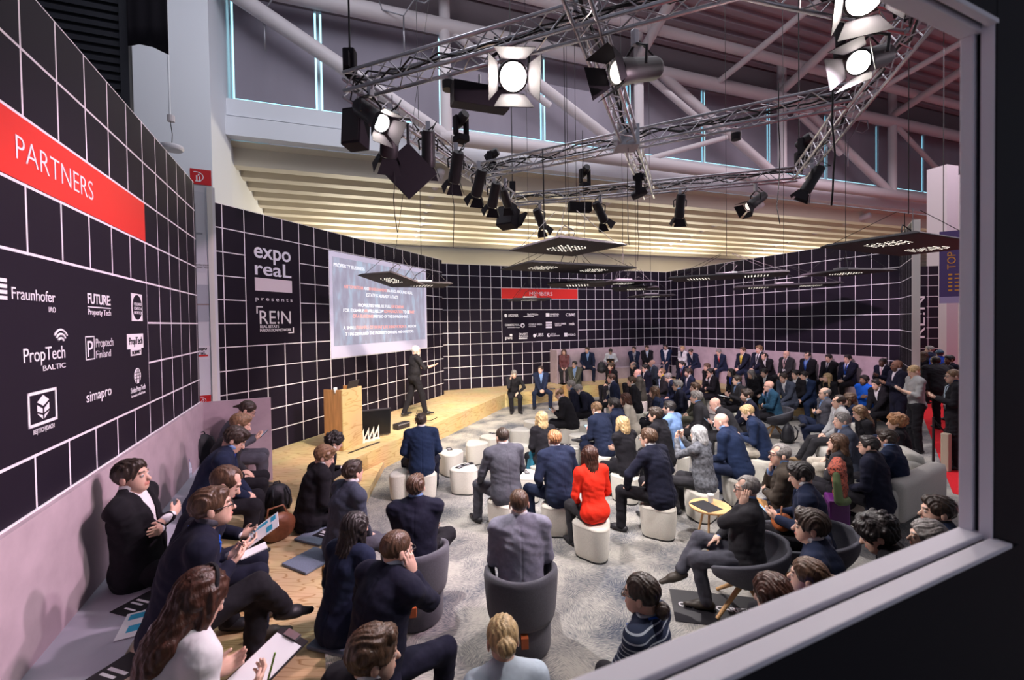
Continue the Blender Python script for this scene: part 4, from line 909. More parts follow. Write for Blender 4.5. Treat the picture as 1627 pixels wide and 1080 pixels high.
def person(hx, hy, fz, sh, rz, label, spec, group=None):
    """hx, hy: where the head is in plan; fz: floor under the feet; sh: seat height above it (0 = standing); rz: heading, ccw from +y"""
    global NPERSON
    NPERSON += 1; rnd = random.Random(NPERSON * 7 + 1)
    q = dict(kv.split('=') for kv in spec.split())
    fem = q.get('f') == '1'; S = float(q.get('s', 1.03 if not fem else .97)); wide = float(q.get('w', 1.05 if not fem else .88))
    lean = math.radians(float(q.get('lean', 8))); tw = math.radians(float(q.get('tw', 0))); hyaw = math.radians(float(q.get('hy', 0))); hp_ = math.radians(float(q.get('hp', 0))); hroll = math.radians(float(q.get('hr', 0)))
    dcam = math.hypot(hx, hy); h = min(.0115, max(.0062, dcam * .00092))
    stand = sh == 0; legs = q.get('legs', 'stand' if stand else 'sit'); arms = q.get('arms', 'side' if stand else 'lap')
    hipz = (.94 * S if stand else sh + .105 * S); hip = np.array([0, 0, hipz])
    dr = lambda f: np.array([0, math.sin(lean * f), math.cos(lean * f)])
    if stand: dr0, dr1, dr2 = dr(.6), dr(1), dr(1.2)
    else: dr0, dr1, dr2 = dr(.55), dr(.95), dr(1.2)
    waist = hip + dr0 * .175 * S; chest = waist + dr1 * .185 * S; neck = chest + dr2 * .195 * S
    upn = dr2; lat = np.array([math.cos(tw), math.sin(tw), 0]); fwd = np.cross(upn, lat); fwd = nrm(fwd); upn = nrm(np.cross(lat, fwd))
    # head frame
    hy_ = tw + hyaw; hd = nrm(dr(.55)); headc = neck + (dr2 * .055 + hd * .078) * S
    hf = np.array([-math.sin(hy_) * math.cos(hp_), math.cos(hy_) * math.cos(hp_), math.sin(hp_)]); hr_ = nrm(np.array([math.cos(hy_), math.sin(hy_), 0]) + np.array([0, 0, math.sin(hroll)])); hu = np.cross(hr_, hf); HR = np.array([hr_, hf, hu])
    headc = headc + hf * .022 * S
    HB = float(q.get('hs', 1.04)) * S
    def H(x, y, z): return headc + (x * hr_ + y * hf + z * hu) * HB
    root = thing('person', label, 'person', (0, 0, fz), rz, group)
    cr, sr = math.cos(rz), math.sin(rz); root.location = (hx - (cr * headc[0] - sr * headc[1]), hy - (sr * headc[0] + cr * headc[1]), fz)
    shl = neck - upn * .052 * S; sho = {s: shl + lat * s * .188 * S * wide - fwd * .0 for s in (1, -1)}
    # --- legs
    hj = {s: hip + np.array([s * .092 * S, 0, 0]) for s in (1, -1)}; ank, kn, fd = {}, {}, {}
    ax, ay = {'sit': (.12, .40), 'wide': (.24, .36), 'tuck': (.10, .18), 'stretch': (.12, .62), 'stand': (.10, .0), 'near': (.06, .38), 'step': (.10, .10)}.get(legs, (.11, .40))
    for s in (1, -1):
        jx = rnd.uniform(-.03, .03); jy = 0 if stand else rnd.uniform(-.05, .05)
        y_ = ay + jy
        if legs == 'stride': y_ = .24 * s
        t = np.array([s * (ax + jx) * S, y_ * S, .085 * S if not (legs == 'stride' and s < 0) else .12 * S])
        if legs == 'cross' and s == 1:
            kn[s] = hip + np.array([.02, .42, .10]) * S; ank[s] = hip + np.array([-.13, .60, -.20]) * S; fd[s] = nrm([-.25, .85, -.35]); continue
        if legs == 'ankle' and s == 1:
            kn[s] = hip + np.array([.30, .33, .10]) * S; ank[s] = hip + np.array([-.10, .44, .09]) * S; fd[s] = nrm([-.7, .7, .1]); continue
        kn[s], ank[s] = ik(hj[s], t, .44 * S, .42 * S, (s * (.35 if legs == 'wide' else .12), 1, .75 if not stand else .05)); fd[s] = nrm([s * .22, 1, 0])
    # --- arms
    up_l, fo_l = .285 * S, .255 * S; hz = hipz; wr, hdn, hn, curl = {}, {}, {}, {}
    def A(s, p, d, n, c=.45): wr[s] = np.array(p, float); hdn[s] = d; hn[s] = n; curl[s] = c
    U = lambda x, y, z: np.array([x * S, y * S, hz + z * S])
    knt = lambda s: kn[s] + np.array([0, -.09, .075]) * S
    for s in (1, -1):
        if arms in ('lap', 'chin', 'chinl', 'cheek', 'cheekl', 'rknee', 'head', 'wave'): A(s, hj[s] * .45 + kn[s] * .55 + np.array([-s * .01, 0, .09 * S]), (-s * .45, .9, -.25), (0, -.1, -1), .35)
        elif arms == 'knees': A(s, knt(s), (0, .9, -.35), (0, -.2, -1), .5)
        elif arms == 'clasp': m = (kn[1] + kn[-1]) / 2; A(s, np.array([s * .055, m[1] - .07, m[2] + .07 * S]), (-s * .75, .6, -.15), (-s * .5, -.3, -.6), .6)
        elif arms == 'fold': A(s, chest + lat * (-s * .075 * S) + fwd * ((.19 if s > 0 else .165) * S) - upn * ((.05 if s > 0 else .09) * S), tuple(-s * lat * .9 + fwd * .1 + upn * .25), tuple(-fwd), .5)
        elif arms == 'phone': A(s, U(s * .065, .30, .22) + np.array([0, math.sin(lean) * .12, 0]), (-s * .35, .85, .35), (-s * .5, -.1, .7), .6)
        elif arms == 'read': A(s, U(s * .14, .33, .17), (-s * .25, .9, .3), (-s * .6, 0, .6), .6)
        elif arms == 'raise': A(s, headc + hf * .30 * S + hr_ * s * .08 * S - np.array([0, 0, .10]), tuple(hu * .9 - hr_ * s * .4), tuple(-hf), .8)
        elif arms == 'side': A(s, U(s * .26, .04, -.06), (0, .12, -1), (-s, 0, 0), .35)
        elif arms in ('hold', 'standphone'): A(s, U(s * .06, .27, .30), (-s * .45, .8, .3), (-s * .4, -.2, .7), .6)
        elif arms == 'present': A(s, U(.20, .40, .30) if s > 0 else U(-.12, .36, .24), (.05, .95, .25), (0, -.2, 1), .25)
        elif arms == 'front': A(s, U(s * .05, .20, .0), (-s * .7, .4, -.5), (0, -1, 0), .5)
    if arms in ('chin', 'chinl'):
        s = 1 if arms == 'chin' else -1; A(s, headc + (hf * .085 + hr_ * s * .055 - hu * .20) * S, tuple(hu * .85 + hf * .10 - hr_ * s * .3), tuple(-hf * .8 - hr_ * s * .3), .75)
        A(-s, chest + fwd * .20 * S - upn * .12 * S + lat * s * .04 * S, tuple(lat * s + fwd * .2), tuple(-fwd), .5)
    if arms in ('cheek', 'cheekl'): s = 1 if arms == 'cheek' else -1; A(s, headc + (hr_ * s * .115 + hf * .06 - hu * .14) * S, tuple(hu * .9 - hf * .05 - hr_ * s * .12), tuple(-hr_ * s), .25)
    if arms == 'head': A(1, headc + (hr_ * .15 + hf * .02 - hu * .07) * S, tuple(hu * .8 - hr_ * .5), tuple(-hr_), .4)
    if arms == 'rknee': A(-1, knt(-1), (.1, .9, -.4), (0, -.2, -1), .6); 
    el_ = {}
    for s in (1, -1):
        pole = (s * .55, -.45, -.75) if arms not in ('chin', 'chinl', 'cheek', 'cheekl', 'raise', 'head') else (s * .35, .25, -1)
        if arms == 'rknee' and s == -1: pole = (-1, -.1, .2)
        if arms == 'head' and s == 1: pole = (1, .3, -.6)
        el_[s], wr[s] = ik(sho[s], wr[s], up_l, fo_l, pole)
    # --- torso solids: o inflates (clothes) or deflates (body)
    Rt = frame3(lat, fwd, upn); Rw = frame3((1, 0, 0), np.cross(dr0, (1, 0, 0)), dr0); fat = float(q.get('fat', 1.0))
    def torso(o, k=.05, low=True):
        c_ = chest + upn * .02 * S
        wq = .174 if not fem else .150
        P = [el(c_, [(.186 * wide) * S + o, .124 * S * (fat * .5 + .5) + o, .20 * S + o], Rt, k), el(waist + fwd * .012 * S, [wq * fat * S + o, .124 * fat * S + o, .20 * S + o], Rw, k),
             rc(sho[1] - lat * .015 * S, sho[-1] + lat * .015 * S, .068 * S + o, .068 * S + o, k), rc(neck + upn * .012 * S, sho[1], .058 * S + o, .060 * S + o, .04), rc(neck + upn * .012 * S, sho[-1], .058 * S + o, .060 * S + o, .04)]
        if fem and q.get('bust', '1') == '1': P += [el(c_ + fwd * .085 * S + lat * s * .07 * S - upn * .02 * S, np.array([.062, .055, .062]) * S + o, Rt, .05) for s in (1, -1)]
        if low: P.append(el(hip + np.array([0, -.012, .01]) * S, np.array([.174 * (1.04 if fem else 1) * (.6 + .4 * fat), .138, .125]) * S + o, Rw, k))
        return P
    def sleeve(s, o, e=1.0, k=.035):
        P = [rc(sho[s], el_[s], .060 * S + o, .050 * S + o, k)]
        w_ = el_[s] + (wr[s] - el_[s]) * e
        if e > 0: P.append(rc(el_[s], w_, .049 * S + o, (.036 + .010 * (1 - e)) * S + o, .02))
        return P
    # --- body
    sk = SKIN[q.get('skin', 'f')]; hc_ = HAIRC[q.get('hair', 'short,brown').split(',')[1]]
    B = torso(-.022)
    for s in (1, -1):
        B += [rc(sho[s], el_[s], .046 * S, .040 * S, .03), rc(el_[s], wr[s], .040 * S, .026 * S, .02), rc(hj[s], kn[s], .070 * S, .050 * S, .03), rc(kn[s], ank[s], .050 * S, .034 * S, .02), rc(ank[s], ank[s] + fd[s] * .06 * S + np.array([0, 0, -.035]) * S, .032 * S, .024 * S, .02)]
    B += [rc(neck - upn * .03 * S, H(0, -.028, -.055), .058 * S, .052 * HB, .03)]
    R3 = HR
    B += [el(H(0, -.014, .034), np.array([.076, .096, .084]) * HB, R3, .03), el(H(0, .030, -.038), np.array([.061, .064, .080]) * HB, R3, .03), el(H(0, .052, -.088), np.array([.034, .036, .028]) * HB, R3, .03),
          rc(H(0, .086, .004), H(0, .108, -.034), .008 * HB, .0135 * HB, .012), el(H(0, .082, .024), np.array([.050, .014, .009]) * HB, R3, .016)]
    for s in (1, -1):
        B += [dict(el(H(s * .031, .103, .000), np.array([.017, .014, .011]) * HB, R3, .012), sub=True), el(H(s * .031, .080, .000), np.array([.0125, .0125, .0125]) * HB, R3, .003), el(H(s * .079, -.012, -.010), np.array([.008, .020, .031]) * HB, R3, .008)]
    B += [el(H(0, .090, -.064), np.array([.022, .010, .0085]) * HB, R3, .008)]
    for s in (1, -1): B += hand_prims(wr[s], nrm(np.array(hdn[s], float)) * .8 + nrm(wr[s] - el_[s]) * .35, hn[s], S, s * 1.0, curl[s], h * .78)
    beard = q.get('beard')
    def tint(V):
        L = (V - headc) @ HR.T / HB; c = np.tile(np.array(sk), (len(V), 1)); x, y, z = np.abs(L[:, 0]), L[:, 1], L[:, 2]
        inh = (np.abs(L) < .2).all(1)
        c[inh & (z < -.052) & (z > -.077) & (x < .024) & (y > .082)] = np.array(sk) * (.85, .55, .55)
        e = np.sqrt((x - .031) ** 2 + (y - .080) ** 2 + z ** 2); ey = inh & (e < .0150) & (y > .084) & (np.abs(z) < .0075); c[ey] = (.55, .53, .52); c[ey & (np.hypot(x - .031, z) < .0062)] = (.03, .02, .015)
        c[inh & (y > .070) & (np.abs(z - .026 + .12 * (x - .03) ** 2 * 8) < .0055) & (x > .012) & (x < .055)] = np.array(hc_) * .8 + np.array(sk) * .2
        if beard: bm_ = inh & (y > .005) & (z < -.045 + .25 * np.maximum(0, .06 - y)) & (z > -.13) & ~((z < -.056) & (z > -.074) & (x < .02) & (y > .085)); c[bm_] = np.array(sk) * (.35 if beard == 'dark' else .6) + np.array(hc_) * .5
        return c
    mesh_sdf('body', B, h, skin_mat(), root, post=tint)
    # --- hair
    style, hcol = q.get('hair', 'short,brown').split(',')[:2]; hm = hair_mat(hcol); hh = max(.006, h * .85)
    if style != 'none':
        t_ = {'short': .010, 'crop': .0045, 'bald': .006, 'long': .014, 'bob': .018, 'curly': .030, 'full': .017, 'bun': .009, 'pony': .010, 'mid': .017, 'recede': .008}.get(style, .010)
        P = [el(H(0, -.014, .036), (np.array([.076, .096, .084]) + t_) * HB, R3, .01)]
        if style in ('full', 'short', 'curly'): P.append(el(H(.012, .045, .085), np.array([.05, .045, .032]) * HB, R3, .02))
        if style == 'full': P.append(rc(H(-.03, .075, .085), H(.05, .06, .10), .022 * HB, .022 * HB, .02))
        if style == 'curly':
            for i in range(34):
                v = nrm([rnd.gauss(0, 1), rnd.gauss(-.3, 1), rnd.gauss(.5, .8)]); P.append(el(H(*(np.array([.098, .118, .105]) * v + np.array([0, -.018, .042]))), np.array([.022] * 3) * HB, R3, .012))
        # hairline: the face, the cheeks and the nape are cut free
        zt_ = {'recede': .012, 'bald': .03, 'curly': -.012, 'full': -.006}.get(style, .0); up_ = {'long': 0, 'bob': 0, 'mid': 0}.get(style, 1)
        P.append(dict(el(H(0, .118, -.036 + zt_), np.array([.098, .088, .100]) * HB, R3, .010), sub=True))
        if up_:
            for s in (1, -1): P += [dict(el(H(s * .088, .020, -.066), np.array([.040, .046, .062]) * HB, R3, .010), sub=True), dict(el(H(s * .090, -.014, -.018), np.array([.024, .024, .036]) * HB, R3, .006), sub=True)]
            P.append(pl(H(0, -.09, -.078), hu - .25 * hf, .012))
        else: P.append(pl(H(0, 0, -.10), hu, .01))
        if style == 'bald': P.append(dict(el(H(0, .035, .10), np.array([.070, .115, .085]) * HB, R3, .012), sub=True))
        if style == 'recede': P += [dict(el(H(s * .048, .070, .085), np.array([.028, .05, .04]) * HB, R3, .012), sub=True) for s in (1, -1)]
        if style in ('long', 'bob', 'mid'):
            D = {'long': .32, 'bob': .12, 'mid': .19}[style]; bk = -.075 - .01
            P.append(rc(H(0, -.045, .03), H(0, bk, -D * .6), .090 * HB, .080 * HB, .03, hf, .72)); P.append(rc(H(0, bk, -D * .55), H(rnd.uniform(-.02, .02), bk + (.0 if D < .3 else -.015), -D), .080 * HB, (.062 if D < .3 else .040) * HB, .03, hf, .6))
            for s in (1, -1): P.append(rc(H(s * .078, .0, .04), H(s * .090, .015, -D * .72), .030 * HB, (.030 if D < .25 else .024) * HB, .025))
            P.append(dict(el(H(0, .092, -.035), np.array([.064, .075, .105]) * HB, R3, .012), sub=True)); P.append(dict(rc(H(0, .02, -.12), H(0, -.02, -.30), .055 * HB, .06 * HB, .015), sub=True))
        if style == 'bun': P.append(el(H(0, -.126, .012 if q.get('lowbun') is None else -.06), np.array([.050, .042, .046]) * HB, R3, .008))
        if style == 'pony': P += [el(H(0, -.112, .0), np.array([.024, .03, .024]) * HB, R3, .012), rc(H(0, -.125, .0), H(0, -.16, -.03), .020 * HB, .012 * HB, .01)]
        def strands(V, a_=(.0012 if style in ('crop', 'bald', 'recede') else .0030 if style not in ('bun', 'pony') else .0018), ph=rnd.uniform(0, 6)):
            L = (V - headc) @ HR.T; x, y, z = L[:, 0], L[:, 1], L[:, 2]
            return a_ * (np.sin(210 * x + 5 * np.sin(22 * y + ph) + 4 * np.sin(19 * z)) + .7 * np.sin(330 * x + 60 * z + 6 * np.sin(30 * y + ph)) + .5 * np.sin(90 * y - 120 * z + ph))
        mesh_sdf('hair', P, hh, hm, root, disp=strands)
    # --- clothes
    j, sh_c, tie, tr = q.get('j'), q.get('sh', 'white'), q.get('t'), q.get('tr', q.get('j', 'black')); hcl = max(.0085, h * 1.1)
    aw = nrm(neck - waist); Rv = frame3(lat, np.cross(aw, lat), aw); Lv = np.linalg.norm(neck - waist)
    vw = .075 if q.get('open') is None else float(q['open']); Rn = frame3(lat, fwd, upn)
    shm = cloth_mat(sh_c, 'shirt')
    if q.get('pat') == 'stripe': shm = stripes_mat('striped_top', CLOTH['blue'], (.45, .50, .58), 26)
    if q.get('pat') == 'wine': shm = stripes_mat('wine_striped_top', CLOTH['wine'], (.3, .2, .2), 40, 0)
    TP = torso(0.0)
    if j:
        SP = torso(-.012, low=False) + [to(neck + upn * .066 * S + fwd * .010, Rn, .061 * S, .010 * S, 2.2)]
        for s in (1, -1): SP.append(rc(wr[s] - nrm(wr[s] - el_[s]) * .05, wr[s] - nrm(wr[s] - el_[s]) * .004, .034 * S, .035 * S, .004))
        mesh_sdf('shirt', SP, hcl, shm, root)
        JP = torso(.010 if not fem else .004) + sleeve(1, .010 if not fem else .004, .92) + sleeve(-1, .010 if not fem else .004, .92)
        hw_ = (.198 if not fem else .186) * (.5 + .5 * fat)
        JP.append(el(hip + np.array([0, -.020, -.010 if not stand else -.03]) * S, np.array([hw_, .165, .130 if not stand else .17]) * S, None, .05)); JP.append(rc(waist * .5 + hip * .5, hip + np.array([0, -.03, -.06 if not stand else -.12]) * S, .16 * S, .175 * S, .05, (0, 1, 0), .80))
        JP.append(rc(chest - fwd * .012, hip + np.array([0, -.012, 0]), (.172 if not fem else .150) * wide * S, (.186 if not fem else .168) * S, .05, fwd, .80 if not fem else .76))
        JP.append(to(neck + upn * .006 * S - fwd * .004, Rn, .068 * S, .011 * S, 1.8))
        JP.append(wd(waist, Rv, .06 * S if q.get('open') is None else -.12, Lv + .03, vw * S))
        # lapels
        for s in (1, -1):
            pts = []
            for f in (.28, .62, .97):
                o_ = waist + aw * Lv * f + lat * s * (vw * S * np.clip((Lv * f - .06 * S) / (Lv + .03 - .06 * S), 0, 1.2) + .026 * S); ts = np.linspace(0, .3, 80); dd = evalp(TP, o_ + ts[:, None] * Rv[1]); k_ = int(np.argmax(dd > 0)) if (dd > 0).any() else 40
                pts.append(o_ + Rv[1] * ts[k_])
            JP += [rc(pts[0], pts[1], .012 * S, .030 * S, .003, Rv[1], .40), rc(pts[1], pts[2], .030 * S, .022 * S, .003, Rv[1], .40)]
        fo_ = folds(NPERSON, .0042)
        def jdisp(V):
            D = V - waist; x = D @ lat; y = D @ Rv[1]; z_ = D @ aw; bk = (y < .02) & (z_ < Lv - .02) & (np.abs(x) < .05)
            return fo_(V) - np.where(bk, (.0045 + .010 * (z_ < -.06)) * np.exp(-(x / .007) ** 2), 0)
        mesh_sdf('jacket', JP, hcl, cloth_mat(j), root, disp=jdisp)
    else:
        e = float(q.get('slv', .92)); SP = torso(.002) + sleeve(1, .001, e) + sleeve(-1, .001, e)
        if q.get('neck') != 'round': SP.append(to(neck + upn * .022 * S, Rn, .060 * S, .011 * S, 1.8))
        else: SP.append(dict(rc(neck + upn * .05, neck - upn * .004 + fwd * .03, .062 * S, .058 * S, .01), sub=True))
        if not stand: SP.append(rc(hip + np.array([.06, -.03, .04]) * S, hip + np.array([-.06, -.03, .02]) * S, .125 * S, .125 * S, .05))
        mesh_sdf('sweater' if q.get('knit') else 'shirt', SP, hcl, shm, root, disp=folds(NPERSON, .0040))
    tm = cloth_mat(tr, 'suit'); TR = [el(hip + np.array([0, -.008, 0]) * S, np.array([.172, .138, .118]) * S, Rw, .04)]
    for s in (1, -1):
        sl = kn[s] + (ank[s] - kn[s]) * (1.02 if legs not in ('cross',) or s < 0 else .93)
        if q.get('skirt') and not stand: sl = kn[s] + (ank[s] - kn[s]) * .12
        TR += [rc(hj[s] + np.array([0, .02, 0]), kn[s], .098 * S, .074 * S, .045), rc(kn[s], sl, .074 * S, .062 * S, .03)]
    mesh_sdf('skirt' if q.get('skirt') else 'trousers', TR, max(.0095, h * 1.1), tm, root, disp=folds(NPERSON + 50, .0042))
    for s in (1, -1):
        f = fd[s]; a = ank[s]; dn = np.array([0, 0, -1.0]) if not (legs in ('cross', 'ankle') and s == 1) else nrm(np.array([0, 0, -1.0]) + f * .0 + (ank[s] - kn[s]) * .8); sd = np.cross(f, dn)
        base = a + dn * .045 * S; P = [rc(base - f * .045 * S, base + f * .08 * S, .044 * S, .048 * S, .02, dn, .88), rc(base + f * .06 * S, base + f * .19 * S + dn * .008, .048 * S, .030 * S, .02, dn, .72), rc(a + dn * -.01, base, .044 * S, .042 * S, .02)]
        mesh_sdf('shoe', P, max(.008, h), cloth_mat(q.get('shoe', 'black'), 'leather'), root)
    ts = np.linspace(0, .32, 120)
    def front(f, x, off, prims):
        o_ = waist + aw * Lv * f + lat * x; dd = evalp(prims, o_ + ts[:, None] * Rv[1]); k_ = int(np.argmax(dd > 0)) if (dd > 0).any() else 50; return o_ + Rv[1] * (ts[k_] + off)
    if tie:
        TS = torso(-.012, low=False); pts = [front(f, 0, .002, TS) for f in (1.02, .93, .7, .45, .22)]; wd_ = (.016, .020, .026, .034, .036)
        mesh_sdf('tie', [rc(pts[i], pts[i + 1], wd_[i] * S, wd_[i + 1] * S, .004, Rv[1], .28) for i in range(4)], max(.006, h * .8), cloth_mat(tie, 'tie'), root)
    lan = q.get('lan')
    if lan:
        LP = torso(.006 if j else .004); b = MB()
        bot = front(.12, 0, .010, LP)
        for s in (1, -1): b.tube([neck + lat * s * .062 * S - fwd * .045 * S + upn * .03 * S, neck + lat * s * .07 * S + upn * .018 * S, front(.86, s * .055 * S, .008, LP), front(.5, s * .032 * S, .008, LP), bot], .0085, 6)
        b.tube([neck + lat * .062 * S - fwd * .045 * S + upn * .03 * S, neck - fwd * .078 * S + upn * .022 * S, neck - lat * .062 * S - fwd * .045 * S + upn * .03 * S], .0085, 6)
        lo_ = b.build('lanyard', cloth_mat(lan, 'ribbon'), root, smooth=True)
        M4 = Matrix([[*lat, 0], [*Rv[1], 0], [*aw, 0], [0, 0, 0, 1]]).transposed(); M4.translation = Vector(bot)
        MB().box((-.045, -.003, -.12), (.045, .003, -.005), M4).build('badge', mat('badge_card', (.80, .80, .82), .4), lo_)
    if q.get('gl'):
        b = MB()
        for s in (1, -1):
            b.tube([H(s * .033 + .023 * math.cos(a), .104, -.002 + .017 * math.sin(a)) for a in [k * math.pi / 6 for k in range(13)]], .0028 * S, 5, cap=False); b.tube([H(s * .056, .102, .004), H(s * .080, .02, .006), H(s * .080, -.02, .0)], .0026 * S, 5)
        b.tube([H(-.011, .105, .004), H(.011, .105, .004)], .0026 * S, 5); b.build('glasses', cloth_mat('black', 'glassframe'), root)
    if q.get('phones'): 
        b = MB(); b.tube([H(.095 * math.cos(a), -.01, .03 + .115 * math.sin(a)) for a in [k * math.pi / 12 for k in range(-1, 14)]], .009, 6); b.build('headband', cloth_mat('black', 'glassframe'), root)
    if q.get('cap'): mesh_sdf('cap', [el(H(0, -.012, .05), np.array([.094, .114, .085]) * HB, R3, .02), el(H(0, .12, .055), np.array([.06, .06, .010]) * HB, R3, .02), pl(H(0, 0, .035), hu, .006)], h, cloth_mat(q['cap'], 'cap'), root)
    root['_pts'] = None; del root['_pts']
    M = Matrix.Translation(root.location) @ Matrix.Rotation(rz, 4, 'Z')
    return root, (lambda p: M @ Vector([float(v) for v in p])), dict(wr=wr, kn=kn, head=headc, hip=hip, chest=chest, neck=neck, fwd=fwd, lat=lat, el=el_)

